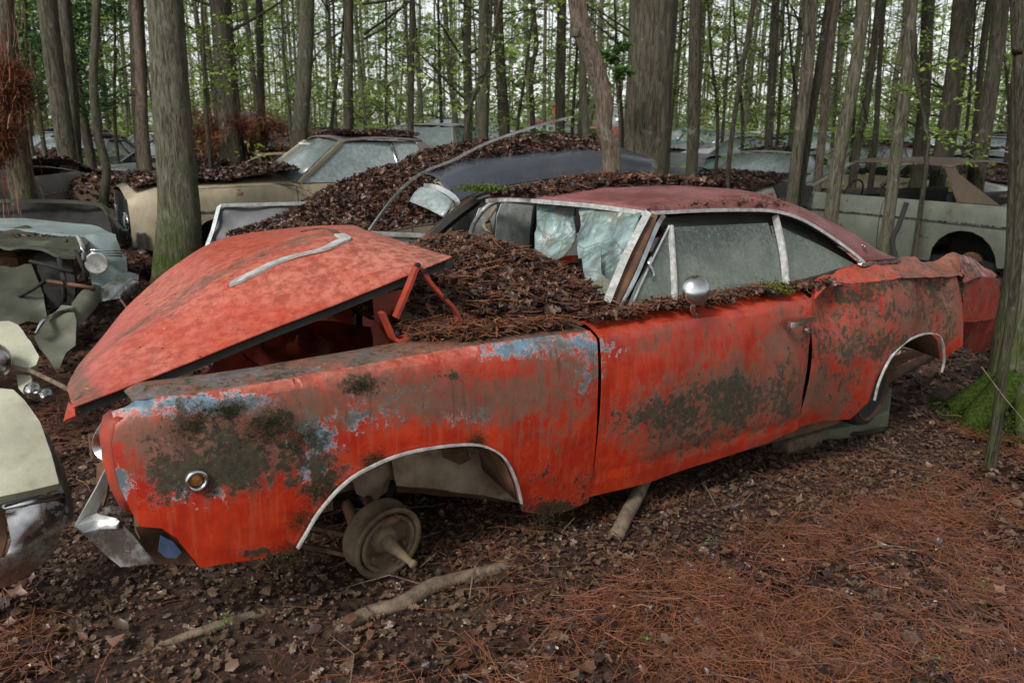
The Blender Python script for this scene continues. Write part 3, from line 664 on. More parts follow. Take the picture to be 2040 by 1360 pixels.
# rear wheel (bare steel rim sunk in a flat tyre)
wc = P(1742, 770, Y=-.80); wax = Vector((.1, -.99, -.02)).normalized()
rw = thing('rear_wheel', None, None); rw.parent = car
v, f = lathe([(.17, -.16), (.22, -.15), (.235, -.11), (.235, -.05), (.222, -.015), (.195, -.005), (.19, -.02)], 44, wax, wc); mesh('tyre', v, f, M['rubber'], rw, True)
v, f = lathe([(.18, -.12), (.190, -.01), (.197, .0), (.190, .0), (.188, -.03), (.178, -.045), (.12, -.03), (.09, -.05), (.045, -.05), (.04, -.02), (.01, -.02)], 44, wax, wc); mesh('rim', v, f, M['rust'], rw, True)
wx_ = wax.cross(Vector((0, 0, 1))).normalized(); wz = wx_.cross(wax)
for k in range(5):
    a = R(72 * k); c = wc + (wx_ * math.cos(a) + wz * math.sin(a)) * .065 - wax * .045; v, f = lathe([(.011, 0), (.011, .02), (.006, .022)], 8, wax, c); mesh('wheel_nut', v, f, M['dark'], rw)
bar('rear_axle', [wc - wax * .05, wc - wax * 1.5], .05, M['rust'], car); bar('leaf_spring', catm([P(1745, 745, Y=-.55), P(1800, 712, Y=-.55), P(1862, 690, Y=-.55)], 4), .06, M['rust'], car, h=.03)
bar('tailpipe', [P(1700, 790, Y=-.5), P(1860, 706, Y=-.4)], .03, M['rust'], car)

# underbody: sills, frame rails, floor, firewall
v, f = join([box((2.45, -.83, .235), (2.0, .06, .10)), box((2.45, .83, .235), (2.0, .06, .10))]); mesh('sill', v, f, M['rust'], car)
v, f = box((2.52, 0, .28), (2.1, 1.6, .03)); mesh('floor_pan', v, f, M['rust'], car)
v, f = box((1.50, .08, .55), (.03, 1.2, .5)); mesh('firewall', v, f, M['redin'], car)
v, f = join([box((.85, -.42, .30), (1.4, .07, .09)), box((.85, .42, .30), (1.4, .07, .09)), box((.75, 0, .24), (.12, .9, .10))]); mesh('frame_rail', v, f, M['rust'], car)
# far side body
far = [(1.35, .3)] + [(1.5, .2), (3.45, .2)] + [(3.9 - .40 * math.cos(t), .25 + .38 * math.sin(t)) for t in np.linspace(0, math.pi, 12)] + [(4.5, .3), (4.5, .85)] + [(u, float(zc(u)) if u < 3.0 else .9) for u in np.linspace(4.4, 1.35, 20)]
panel('far_side', far, lambda a, b: (a, -side(a, b), b), M['red'], car, .05, .004, (0, 1, 0), wq(.4, .3, .2))
panel('far_fender_top', [(1.1, .70), (1.45, .70), (1.45, .93), (1.2, .90)], lambda a, b: (a, b, zc(a) + .0 * b), M['red'], car, .08, .004, (0, 0, 1), wq(.4, .2, .6))
# engine bay walls seen through the gap under the bonnet
car_poly('inner_fender', [(400, 765, .25), (440, 700, .3), (520, 650, .35), (640, 640, .40), (740, 650, .42), (745, 720, .35), (640, 730, .25), (520, 760, .2)], M['redin'], crump=.05)
tw = P(590, 700, Y=.28); v, f = lathe([(.22, -.30), (.20, -.04), (.17, .02), (.14, .03), (.135, .012), (.05, .02), (.045, .035), (.012, .04), (.008, .08), (.001, .08)], 32, (0, -.35, .94), tw); mesh('strut_tower', v, f, M['redin'], car, True)
bar('bonnet_cable', catm([P(485, 705, Y=-.1), P(500, 720, Y=-.15), P(530, 735, Y=-.3)], 5), .005, M['dark'], car)
v, f = box((1.1, .05, .50), (.5, .36, .18)); mesh('engine_block', v, f, M['rust'], car, bev=.03)
v, f = box((.92, .05, .38), (1.0, .8, .02)); mesh('splash_pan', v, f, M['dark'], car)

# roof shell with sail panels
LE = [((1296, 424), -.61), ((1400, 419), -.63), ((1480, 418), -.64), ((1540, 421), -.65), ((1592, 437), -.675), ((1642, 466), -.71), ((1690, 500), -.75), ((1717, 523), -.785), ((1752, 521), -.79), ((1788, 517), -.79)]
lep = np.array([tuple(P(*p, Y=Y)) for p, Y in LE]); U_ = lep[:, 0]
NS = 44; us = np.linspace(U_[0], U_[-1], NS); hdr = np.array([tuple(P(1296, 424, Y=-.61)), tuple(P(948, 392, Y=.61))])
ly = np.interp(us, U_, lep[:, 1]); lz = np.interp(us, U_, lep[:, 2])
ztop = np.interp(us, [U_[0], U_[0] + .25, U_[0] + .7, U_[0] + 1.05, U_[0] + 1.35, U_[0] + 1.6, U_[-1]], [lep[0, 2] + .022, lep[0, 2] + .075, lep[0, 2] + .095, lep[0, 2] + .085, lep[0, 2] + .035, lep[0, 2] - .05, lep[-1, 2] + .05])
V_, C_ = [], []; NT = 25
for i, u in enumerate(us):
    for j in range(NT):
        t = -1 + 2 * j / (NT - 1); a = abs(t); Y = -ly[i] * t; sk = .04 * (1 - t * t) if i == 0 else 0
        z = lz[i] + (ztop[i] - lz[i]) * (1 - a ** 3.2); Y = Y if a < .999 else Y
        sweepx = -.05 * (1 - t * t) * max(0, 1 - i / 6)
        V_.append((u + sweepx, Y, z + .004 * float(vn(u, Y, 5))))
F_ = [(i * NT + j, i * NT + j + 1, (i + 1) * NT + j + 1, (i + 1) * NT + j) for i in range(NS - 1) for j in range(NT - 1) if not (us[i] > U_[0] + 1.22 and 6 < j < NT - 8)]
roof = mesh('roof', V_, F_, M['roof'], car, True, .012)
F_ = [(i * NT + j, i * NT + j + 1, (i + 1) * NT + j + 1, (i + 1) * NT + j) for i in range(NS - 1) for j in range(6, NT - 7) if us[i] > U_[0] + 1.22]
used = sorted({k for f in F_ for k in f}); ix = {k: n for n, k in enumerate(used)}
mesh('rear_window', [(V_[k][0], V_[k][1], V_[k][2] - .02) for k in used], [tuple(ix[k] for k in f) for f in F_], M['glass2'], car, True, .004)
RV = V_
def roof_z(u, Y): 
    t = np.abs(Y) / -np.interp(u, us, ly); return np.interp(u, us, lz) + (np.interp(u, us, ztop) - np.interp(u, us, lz)) * (1 - np.clip(t, 0, 1) ** 3.2)
# boot lid and rear deck behind
v, f = [], []
for i, u in enumerate(np.linspace(3.95, 4.55, 8)):
    for j, y in enumerate(np.linspace(-.62, .72, 10)): v.append((u, y, .985 - .03 * (u - 3.95) + .04 * float(vn(u, y, 4)) - .03 * abs(y)))
f = [(i * 10 + j, i * 10 + j + 1, (i + 1) * 10 + j + 1, (i + 1) * 10 + j) for i in range(7) for j in range(9)]
mesh('boot_lid', v, f, M['red'], car, True, .01)
# drip rail, sail trim, header and pillar mouldings
o3 = Vector((0, -.012, 0))
bar('drip_rail', catm([Vector(p) + o3 for p in lep[:8]], 5), .016, M['alu'], car, h=.014)
bar('sail_moulding', catm([P(1712, 520, Y=-.80), P(1718, 527, Y=-.81), P(1752, 524, Y=-.81), P(1792, 519, Y=-.80)], 4), .016, M['chrome'], car, h=.016)
bar('header_moulding', [Vector((V_[j][0] - .008, V_[j][1], V_[j][2] - .006)) for j in range(NT - 1, -1, -1)], .022, M['alu'], car, h=.02)
A0 = P(1208, 606, Y=-.735); A1 = P(1290, 428, Y=-.615); B0 = P(845, 487, Y=.73); B1 = P(950, 397, Y=.60)
bar('windscreen_moulding', catm([A0 + Vector((-.018, -.02, .012)), (A0 + A1) / 2 + Vector((-.028, -.02, .018)), A1 + Vector((-.018, -.02, .012))], 5), .03, M['alu'], car, h=.012, up=(0, -.5, .8))
A2 = P(1238, 618, Y=-.78); A3 = P(1318, 428, Y=-.64)
bar('pillar', catm([A0 + Vector((.03, 0, 0)), (A0 + A1) / 2 + Vector((.025, -.005, .0)), A1 + Vector((.02, 0, 0))], 5), .055, M['rust'], car, h=.03, up=(0, -.5, .8))
bar('pillar_moulding', catm([P(1230, 622, Y=-.79), P(1268, 545, Y=-.745), P(1306, 455, Y=-.675), P(1322, 430, Y=-.64)], 5), .012, M['chrome2'], car, h=.02, up=(1, 0, 0))
bar('pillar', catm([B0, (B0 + B1) / 2 + Vector((-.01, 0, .006)), B1], 5), .05, M['dark'], car, h=.05, up=(0, .5, .8))
bar('windscreen_moulding', [B0 + Vector((-.03, 0, .01)), B1 + Vector((-.03, 0, .01))], .012, M['rust'], car, h=.02)
# side glass
def gy(z): return -.80 + (z - .93) * .52
def SG(px, py):
    Y = -.74
    for _ in range(8): q = P(px, py, Y=Y); Y = float(gy(q.z))
    return q
def glass(name, pxs, mat, parent=car, dy=.0):
    ab = [(SG(*p).x, SG(*p).z) for p in pxs]; return panel(name, ab, lambda a, b: (a, gy(b) + dy, b), mat, parent, .08, .005, (0, -1, 0))
glass('door_glass', [(1342, 606), (1337, 470), (1345, 452), (1420, 449), (1530, 444), (1548, 500), (1560, 566), (1480, 586)], M['glass'])
glass('vent_glass', [(1252, 612), (1275, 556), (1328, 455), (1334, 475), (1338, 600)], M['glass'])
glass('quarter_glass', [(1562, 565), (1552, 500), (1540, 450), (1560, 452), (1640, 490), (1708, 527), (1660, 540), (1610, 555)], M['glass'], dy=.012)
glass('dark_window_filler', [(1322, 436), (1400, 428), (1500, 427), (1545, 428), (1590, 439), (1642, 467), (1692, 501), (1718, 523), (1714, 530), (1690, 532), (1640, 506), (1555, 464), (1530, 452), (1345, 458), (1330, 462)], M['dark'], dy=.03)  # dark filler sheet above the glass, hides the red far side
def strip(name, pxs, w, h, mat, dy=-.01, parent=car): return bar(name, catm([SG(*p) + Vector((0, dy, 0)) for p in pxs], 4), w, mat, parent, h=h, up=(0, -1, 0))
strip('vent_frame', [(1340, 604), (1338, 540), (1332, 450)], .012, .026, M['alu']); strip('vent_frame', [(1250, 612), (1276, 552), (1327, 449)], .012, .016, M['chrome2'])
strip('vent_frame', [(1252, 611), (1296, 606), (1338, 601)], .010, .012, M['chrome2']); strip('window_divider', [(1563, 568), (1556, 500), (1541, 430)], .014, .030, M['alu'])
strip('vent_latch', [(1290, 512), (1286, 522), (1291, 535), (1294, 545), (1290, 550)], .012, .008, M['chrome2'], -.02)
strip('window_gasket', [(1240, 624), (1290, 618), (1340, 608), (1480, 590), (1560, 570), (1660, 543), (1712, 528)], .012, .014, M['dark'])
# emblem on the sail panel
eb = P(1722, 497, Y=-.79); bar('emblem', catm([P(1717, 487, Y=-.80), P(1720, 497, Y=-.80), P(1727, 503, Y=-.80), P(1722, 490, Y=-.80)], 4), .004, M['chrome2'], car, n=6)
# door handle, key lock and round mirror
hc = P(1592, 641, Y=-.965); hd = bar('door_handle', catm([P(1566, 643, Y=-.95), P(1577, 647, Y=-.985), P(1592, 643, Y=-1.0), P(1606, 637, Y=-.99), P(1622, 636, Y=-.955)], 5), .024, M['chrome2'], car, h=.024)
v, f = lathe([(.014, 0), (.014, .012), (.011, .016), (.002, .016)], 14, (0, -1, 0), P(1606, 657, Y=-.955)); mesh('lock', v, f, M['chrome'], hd)
mc = P(1386, 578, Y=-.95); max_ = Vector((-.35, -.85, .25)).normalized()
v, f = lathe([(.056, -.004), (.060, .0), (.060, .006), (.056, .014), (.045, .026), (.030, .034), (.012, .039), (.001, .040)], 36, max_, mc); mir = mesh('door_mirror', v, f, M['chrome2'], car, True)
bar('mirror_stem', catm([mc - max_ * .004 + Vector((.01, .01, -.04)), mc + Vector((.01, .02, -.075)), P(1383, 628, Y=-.90)], 4), [.012] * 8 + [.02], M['chrome'], mir)
# windscreen: two sagging sheets of milky broken glass, a bright splinter, clear gap on the far side
WN = (A1 - A0).cross(B0 - A0).normalized()
def ws(pxs, off, name, crump=.05, thick=.008, mat=None):
    pts = [PP(px, py, A0 + WN * off, WN) for px, py in pxs]; return lift3(pxs, [p.y for p in pts], mat or M['shat'], name, car, (-1, -.5, .5), None, thick, .025, crump)
ws([(1153, 412), (1215, 420), (1282, 430), (1262, 480), (1238, 540), (1216, 592), (1180, 590), (1160, 590), (1172, 545), (1168, 520), (1196, 505), (1208, 500), (1150, 512), (1152, 470), (1158, 450)], -.02, 'broken_glass_sheet')
ws([(1074, 406), (1148, 412), (1147, 450), (1135, 490), (1118, 508), (1100, 514), (1080, 503), (1062, 490), (1070, 450)], -.07, 'broken_glass_sheet', .07)
ws([(848, 478), (868, 482), (882, 492), (872, 498), (846, 494), (832, 487)], .0, 'glass_splinter', .02, .01)
ws([(1160, 515), (1200, 500), (1195, 540), (1215, 560), (1210, 592), (1185, 595), (1165, 560)], .03, 'broken_glass_sheet', .05)
# far side glass and door frames seen through the screen
car_poly('far_window', [(1000, 403, .70), (1062, 410, .70), (1068, 440, .70), (1060, 515, .70), (985, 515, .70), (990, 430, .70)], M['glass_flash'], crump=.0, res=.2)
car_poly('far_window', [(955, 415, .72), (990, 405, .72), (975, 520, .72), (925, 520, .72), (930, 480, .72)], M['glass_flash'], crump=.0, res=.2)
bar('far_window_frame', catm([P(925, 520, Y=.68), P(942, 450, Y=.68), P(975, 408, Y=.66), P(1010, 398, Y=.64)], 4), .014, M['chrome3'], car)
bar('far_window_frame', [P(1068, 402, Y=.66), P(1060, 470, Y=.68), P(1058, 520, Y=.7)], .016, M['dark'], car)
bar('torn_lining', catm([P(985, 415, Y=.4), P(972, 440, Y=.4), P(978, 470, Y=.42), P(975, 510, Y=.45)], 5), .03, M['wood'], car, h=.012)
bar('torn_lining', catm([P(965, 448, Y=.45), P(972, 458, Y=.42), P(980, 466, Y=.42)], 4), .022, M['pale'], car, h=.012)
# seats, dashboard and steering wheel inside
for sy in (-.38, .38):
    v, f = join([box((2.62, sy, .42), (.50, .56, .16)), ]); st = mesh('seat', v, f, M['dark'], car, bev=.04)
    V2, F2 = box((0, 0, 0), (.14, .56, .58)); mt = Matrix.Rotation(R(14), 3, 'Y'); mesh('backrest', [mt @ q + Vector((2.93, sy, .72)) for q in V2], F2, M['dark'], st, bev=.05)
v, f = box((1.92, 0, .80), (.30, 1.38, .20)); mesh('dashboard', v, f, M['dark'], car, bev=.03)
swc = Vector((2.22, -.38, .86)); sa = Vector((.9, 0, .45)).normalized(); s1 = Vector((0, 1, 0)); s2 = sa.cross(s1)
bar('steering_wheel', [swc + (s1 * math.cos(t) + s2 * math.sin(t)) * .19 for t in np.linspace(0, 2 * math.pi, 30)], .011, M['dark'], car)
v, f = box((3.55, 0, .80), (.7, 1.3, .04)); mesh('parcel_shelf', v, f, M['dark'], car)
v, f = box((2.6, .80, .62), (2.2, .03, .5)); mesh('inner_door_card', v, f, M['dark'], car)
v, f = box((2.6, -.76, .60), (2.2, .03, .5)); mesh('inner_door_card', v, f, M['dark'], car)

# front bumper, knocked backwards into a V, and headlamp rim
def chrome_poly(name, pl, mat='chrome3', thick=.006, crump=.0): return car_poly(name, pl, M[mat], crump=crump, thick=thick, out=(-1, -1, .3), res=.025)
bmp = chrome_poly('front_bumper', [(150, 1048, -.80), (170, 1030, -.80), (192, 1022, -.80), (232, 1032, -.84), (262, 1062, -.85), (292, 1100, -.86), (312, 1122, -.86), (240, 1129, -.83), (205, 1100, -.81), (165, 1062, -.80)], 'chrome')
b2 = car_poly('bumper_blade', [(150, 1046, -.80), (170, 1008, -.78), (192, 968, -.75), (212, 928, -.72), (221, 926, -.72), (220, 952, -.73), (206, 985, -.75), (190, 1024, -.78), (164, 1056, -.81)], M['chrome3'], bmp, out=(-1, -1, .3), crump=.015, res=.03)
b3 = car_poly('bumper_top', [(152, 1048, -.80), (172, 1028, -.78), (190, 1020, -.76), (238, 1028, -.82), (246, 1050, -.88), (196, 1052, -.88), (166, 1058, -.85)], M['chrome2'], bmp, out=(-1, -.4, 1), res=.02)
car_poly('bumper_bracket', [(205, 1012, -.72), (240, 1008, -.78), (241, 1020, -.78), (208, 1024, -.72)], M['chrome'], crump=0)
car_poly('lower_valance', [(270, 1050, -.86), (330, 1055, -.82), (362, 1085, -.82), (392, 1128, -.83), (305, 1126, -.80), (285, 1090, -.80)], M['rust'], crump=.01)
car_poly('blue_patch_panel', [(320, 1066, -.84), (345, 1078, -.84), (362, 1100, -.84), (350, 1112, -.84), (330, 1110, -.84), (316, 1098, -.84)], m_simple('blue_primer', (.07, .11, .20), .7), crump=0)
bar('headlamp_rim', catm([P(214, 838, Y=-.74), P(196, 868, Y=-.72), P(192, 890, Y=-.72), P(203, 905, Y=-.74), P(216, 913, Y=-.76)], 6), .022, M['chrome2'], car, h=.006, up=(0, -1, 0))
car_poly('lamp_bucket', [(200, 925, -.62), (220, 905, -.66), (228, 930, -.68), (218, 985, -.66), (200, 1010, -.62), (196, 960, -.6)], M['rust'], crump=.04)

# bonnet: rests askew with its rear edge raised
RB = [([(146, 812), (235, 779), (440, 698), (640, 619), (810, 551), (901, 514)], -.70), ([(141, 792), (228, 738), (390, 668), (545, 596), (745, 522), (870, 505)], -.56),
      ([(137, 774), (220, 702), (343, 637), (457, 572), (683, 490), (835, 494)], -.42), ([(143, 756), (228, 684), (333, 612), (446, 540), (645, 464), (775, 475)], -.24),
      ([(160, 728), (240, 655), (345, 580), (446, 517), (620, 462), (752, 468)], -.06), ([(190, 692), (250, 628), (350, 556), (446, 496), (606, 461), (730, 462)], .14), ([(218, 658), (264, 604), (352, 529), (450, 476), (600, 455), (700, 452)], .42)]
BR = [[P(x, y, Y=Y) for x, y in r] for r, Y in RB]; BR.append([p + Vector((.02, .24, -.07)) for p in BR[-1]])
BR = [catm(r, 10) for r in BR]; NSb = len(BR[0]); BVc = [catm([r[i] for r in BR], 7) for i in range(NSb)]; NTb = len(BVc[0])
BV = [p + Vector((0, 0, .004 * float(vn(p.x * 2, p.y * 2, 2)))) for c in BVc for p in c]
def bon(s, t):
    i = s * (NSb - 1); j = t * (NTb - 1); i0 = min(int(i), NSb - 2); j0 = min(int(j), NTb - 2); fi, fj = i - i0, j - j0; g = lambda a, b: BV[a * NTb + b]
    return (g(i0, j0) * (1 - fi) + g(i0 + 1, j0) * fi) * (1 - fj) + (g(i0, j0 + 1) * (1 - fi) + g(i0 + 1, j0 + 1) * fi) * fj
def wear_bon(w, v):
    px = project(w); n = np.full(len(px), .55)
    tt = (np.arange(len(px)) % NTb) / (NTb - 1); ss = (np.arange(len(px)) // NTb) / (NSb - 1)
    brown = np.maximum(.62 * np.exp(-((tt - .41) / .075) ** 2) * sm(1.0, .7, ss), blobs([(860, 520, 60, 26, .6), (160, 775, 30, 50, .9), (170, 790, 60, 30, .7)])(px)); brown = np.maximum(brown, .8 * sm(.16, .0, ss) * sm(.2, .5, tt))
    ch = .55 + .45 * blobs([(780, 500, 160, 60, 1.), (620, 560, 240, 50, .6), (350, 580, 110, 60, .6), (300, 720, 80, 40, .5)])(px)
    return np.stack([brown * .95, 0 * n, .2 * brown + .1, ch], 1)
F_ = [(i * NTb + j, i * NTb + j + 1, (i + 1) * NTb + j + 1, (i + 1) * NTb + j) for i in range(NSb - 1) for j in range(NTb - 1)]
bpy.context.view_layer.update(); wv = np.array(BV) @ np.array(CR).T + np.array(CT)
bonnet = link('bonnet', npmesh('bonnet', BV, F_, wear_bon(wv, np.array(BV)), 'wear'), M['red'], car); solid(bonnet, .006)
BVpx = project(wv); BVA = np.array(BV)
def on_bonnet(px, py, lift=.004):
    k = np.argmin(((BVpx - (px, py)) ** 2).sum(1)); return Vector(BVA[k]) + Vector((0, 0, lift))
bar('bonnet_trim', catm([on_bonnet(458, 570, .005), on_bonnet(480, 556, .008), on_bonnet(560, 529, .008), on_bonnet(640, 502, .008), on_bonnet(676, 492, .008), on_bonnet(684, 484, .008), on_bonnet(678, 475, .008)], 8), .042, M['alu'], bonnet, h=.008)
bar('scoop_lip', catm([on_bonnet(678, 474), on_bonnet(660, 462), on_bonnet(635, 458), on_bonnet(605, 464)], 6), .02, M['rust'], bonnet, h=.012)
ed = [Vector(bon(s, 0.0)) for s in np.linspace(.05, 1, 24)]
bar('bonnet_frame', [p + Vector((0, .015, -.016)) for p in ed], .018, M['dark'], bonnet, h=.022)
ed = [Vector(bon(1., t)) for t in np.linspace(0, 1, 16)]; bar('bonnet_frame', [p + Vector((-.012, 0, -.020)) for p in ed], .03, M['dark'], bonnet, h=.03)
car_poly('bonnet_lip', [(148, 810, -.70), (136, 800, -.66), (126, 840, -.70), (130, 836, -.71), (150, 828, -.71)], M['redin'], bonnet, crump=0)
# under-bonnet brace sheet so that the far side is closed
# hinge arms
def hinge(name, pl, w, h): return bar(name, catm([P(x, y, Y=Y) for x, y, Y in pl], 4), w, M['redin'], car, h=h, up=(0, -1, 0))
hinge('bonnet_hinge', [(830, 528, -.73), (812, 575, -.73), (788, 632, -.72)], .012, .030); hinge('bonnet_hinge', [(836, 534, -.725), (862, 570, -.73), (902, 612, -.73)], .012, .028)
hinge('bonnet_hinge', [(902, 612, -.73), (912, 632, -.73), (900, 652, -.73), (888, 668, -.73)], .012, .026); hinge('hinge_bracket', [(760, 622, -.72), (772, 650, -.72), (786, 676, -.72), (812, 670, -.73)], .012, .034)
for x, y in ((843, 540), (884, 590), (790, 664), (831, 528)):
    v, f = lathe([(.009, -.004), (.009, .010), (.003, .011)], 10, (0, -1, 0), P(x, y, Y=-.735)); mesh('hinge_pin', v, f, M['dark'], car)
car_poly('cowl_side', [(850, 600, -.52), (905, 625, -.5), (950, 650, -.54), (940, 668, -.6), (860, 655, -.58)], M['redin'], crump=.06)
car_poly('cowl_side', [(740, 590, -.40), (800, 580, -.40), (850, 620, -.45), (870, 660, -.5), (780, 690, -.55), (745, 640, -.45)], M['redin'], crump=.06)
bar('heater_duct', [P(800, 632, Y=-.50), P(868, 672, Y=-.62)], .030, M['drum'], car)

# ------------------------------------------------------------------ leaves, needles and moss lying on the red coupe
def heap(name, label, poly_uv, zf, n, nn=0, size=(.025, .055), mound=None, M4=CM, thick=0, cat='leaves', needle=.10, pale=.08):
    """poly in (u, y) of the frame M4, zf(u, y) gives the supporting height; builds a bumpy bed plus loose leaves"""
    po = np.array(poly_uv, float); lo, hi = po.min(0), po.max(0); A = np.array(M4)
    def samp(k):
        out = np.zeros((0, 2))
        while len(out) < k:
            q = RNG.uniform(lo, hi, (k * 2, 2)); q = q[inside(q, po)]; out = np.vstack([out, q])
        return out[:k]
    q = samp(n); z = zf(q[:, 0], q[:, 1]) + RNG.uniform(.0, .02, n) + .006; p = np.stack([q[:, 0], q[:, 1], z], 1) @ A[:3, :3].T + A[:3, 3]
    g = [leaves_geo(p, RNG.uniform(*size, n), pal_leaf(n, pale), .6, .5)]
    o = tag(link('fallen_leaves', npmesh(name, *g[0]), M['leaf'], smooth=False), label, cat, kind='stuff')
    if nn:
        q = samp(nn); z = zf(q[:, 0], q[:, 1]) + RNG.uniform(.015, .045, nn); p = np.stack([q[:, 0], q[:, 1], z], 1) @ A[:3, :3].T + A[:3, 3]
        k = needles_geo(p, RNG.uniform(needle * .7, needle * 1.5, nn), pal_needle(nn), .0012, .18); no = link('pine_needles', npmesh('pine_needles', *k), M['needle'], o, smooth=False); tag(no, kind='stuff')
    if mound:
        def mf(a, b): zz = zf(a, b) + .012 * vn(a, b, 25); return np.stack([a, b, zz], 1) @ A[:3, :3].T + A[:3, 3]
        pn = panel('leaf_bed', [tuple(x) for x in po], lambda a, b: tuple(mf(a, b).T), M['straw'], o, mound, 0); tag(pn, kind='stuff')
    return o
wb = [P(1208, 608, Y=-.74), P(845, 487, Y=.73)]
def cowl_z(u, y):
    base = .93 + .0 * u; crest = .115 * np.exp(-((u - 1.72) / .28) ** 2) * np.exp(-((y - .12) / .52) ** 2) + .06 * np.exp(-((y + .1) / .6) ** 2)
    return base + crest - .10 * np.clip((1.35 - u) / .3, 0, 1) + .02 * vn(u, y, 4) - .03 * np.clip((-.55 - y) / .2, 0, 1)
heap('cowl_leaves', 'deep heap of brown leaves and needles filling the cowl below the broken windscreen', [(1.02, -.60), (1.2, -.72), (1.62, -.80), (1.80, -.80), (1.92, -.66), (2.0, -.2), (1.98, .70), (1.55, .76), (1.25, .60), (1.12, .2), (1.02, -.2)], cowl_z, 7500, 2300, size=(.018, .044), mound=.04)
heap('fender_leaves', 'thin drift of needles and leaves along the inner edge of the front wing', [(.98, -.68), (.96, -.78), (1.15, -.86), (1.6, -.86), (1.62, -.72), (1.2, -.66)], lambda u, y: zc(u) + .006 + .02 * np.clip((y + .85) / .2, 0, 1), 700, 800, size=(.015, .035))
heap('ledge_leaves', 'line of dark leaves caught on the door ledge under the side windows', [(1.65, -.90), (1.66, -.80), (2.2, -.80), (3.0, -.82), (3.25, -.84), (3.2, -.90), (2.4, -.915)], lambda u, y: zc(u) + .015 + .018 * np.clip(.5 + 2 * vn(u, y, 8), 0, 1), 1000, 380, size=(.012, .034))
def roofz2(u, y): return roof_z(u, y) + .015 + .04 * np.clip(.3 + 1.5 * vn(u, y, 4), 0, 1) * np.clip((y + .1) / .4, 0, 1)
heap('roof_leaves', 'leaves and needles piled along the top of the red roof', [(2.12, .15), (2.3, .0), (3.1, -.12), (3.35, -.1), (3.4, .5), (2.9, .58), (2.2, .58)], roofz2, 1700, 700, size=(.02, .05), mound=.06)
heap('roof_edge_leaves', 'few needles and crumbs caught along the drip rail of the red roof', [(2.2, -.60), (2.2, -.64), (3.1, -.66), (3.3, -.62), (3.1, -.56)], lambda u, y: roof_z(u, y) + .008, 60, 170, size=(.01, .025), needle=.06)
heap('bay_leaves', 'needles and leaves fallen into the engine bay beside the wing', [(.15, -.64), (1.3, -.64), (1.0, -.2), (.2, .0)], lambda u, y: .66 + .0 * u - .2 * np.clip((y + .55) / .3, 0, 1), 300, 260, size=(.02, .04))
def moss_clump(label, c, n, rad, h, parent_thing=None, col=(.10, .15, .02)):
    """tuft of moss: many short leaflets"""
    c = Vector(c); a = RNG.normal(0, .5, (n, 2)); p = np.array([c.x, c.y, c.z]) + np.stack([a[:, 0] * rad[0], a[:, 1] * rad[1], np.abs(RNG.normal(0, .5, n)) * h], 1)
    cc = np.array(col)[None] * RNG.uniform(.35, 1.6, (n, 1)); g = leaves_geo(p, RNG.uniform(.006, .014, n), cc, .6, .9)
    return tag(link('moss_tuft', npmesh('moss', *g), M['green'], smooth=False), label, 'moss', kind='stuff')
moss_clump('bright green moss tuft on the door ledge of the red coupe', car2w(P(1535, 584, Y=-.87)), 1300, (.08, .03, 0), .04)
moss_clump('yellow green moss at the front corner of the red roof', car2w(P(958, 380, Y=.5)), 900, (.13, .05, 0), .03)
for (x, y, s, nn) in ((945, 882, .03, 260), (1800, 665, .03, 260), (385, 840, .05, 360), (530, 850, .055, 420), (715, 765, .03, 160), (455, 815, .035, 220), (640, 975, .04, 260), (740, 915, .03, 220), (565, 1100, .04, 200), (600, 1035, .035, 220), (1090, 1020, .06, 300), (600, 870, .04, 200)):
    u, z = S(x, y); yy = float(side_round(u, z)); nn *= 3; a = RNG.normal(0, .5, (nn, 3)) * np.array([s * 1.5, .002, s * 1.1]); p = a + np.array([u, yy - .006, z])
    g = leaves_geo(p @ np.array(CR).T + np.array(CT), RNG.uniform(.0018, .0048, nn), np.array((.04, .052, .018))[None] * RNG.uniform(.3, 1.8, (nn, 1)), .6, .9)
    tag(link('moss_patch', npmesh('moss_patch', *g), M['green'], smooth=False), 'small patch of moss and lichen clinging to the red side', 'moss', 'moss patches on the red coupe', kind='stuff')

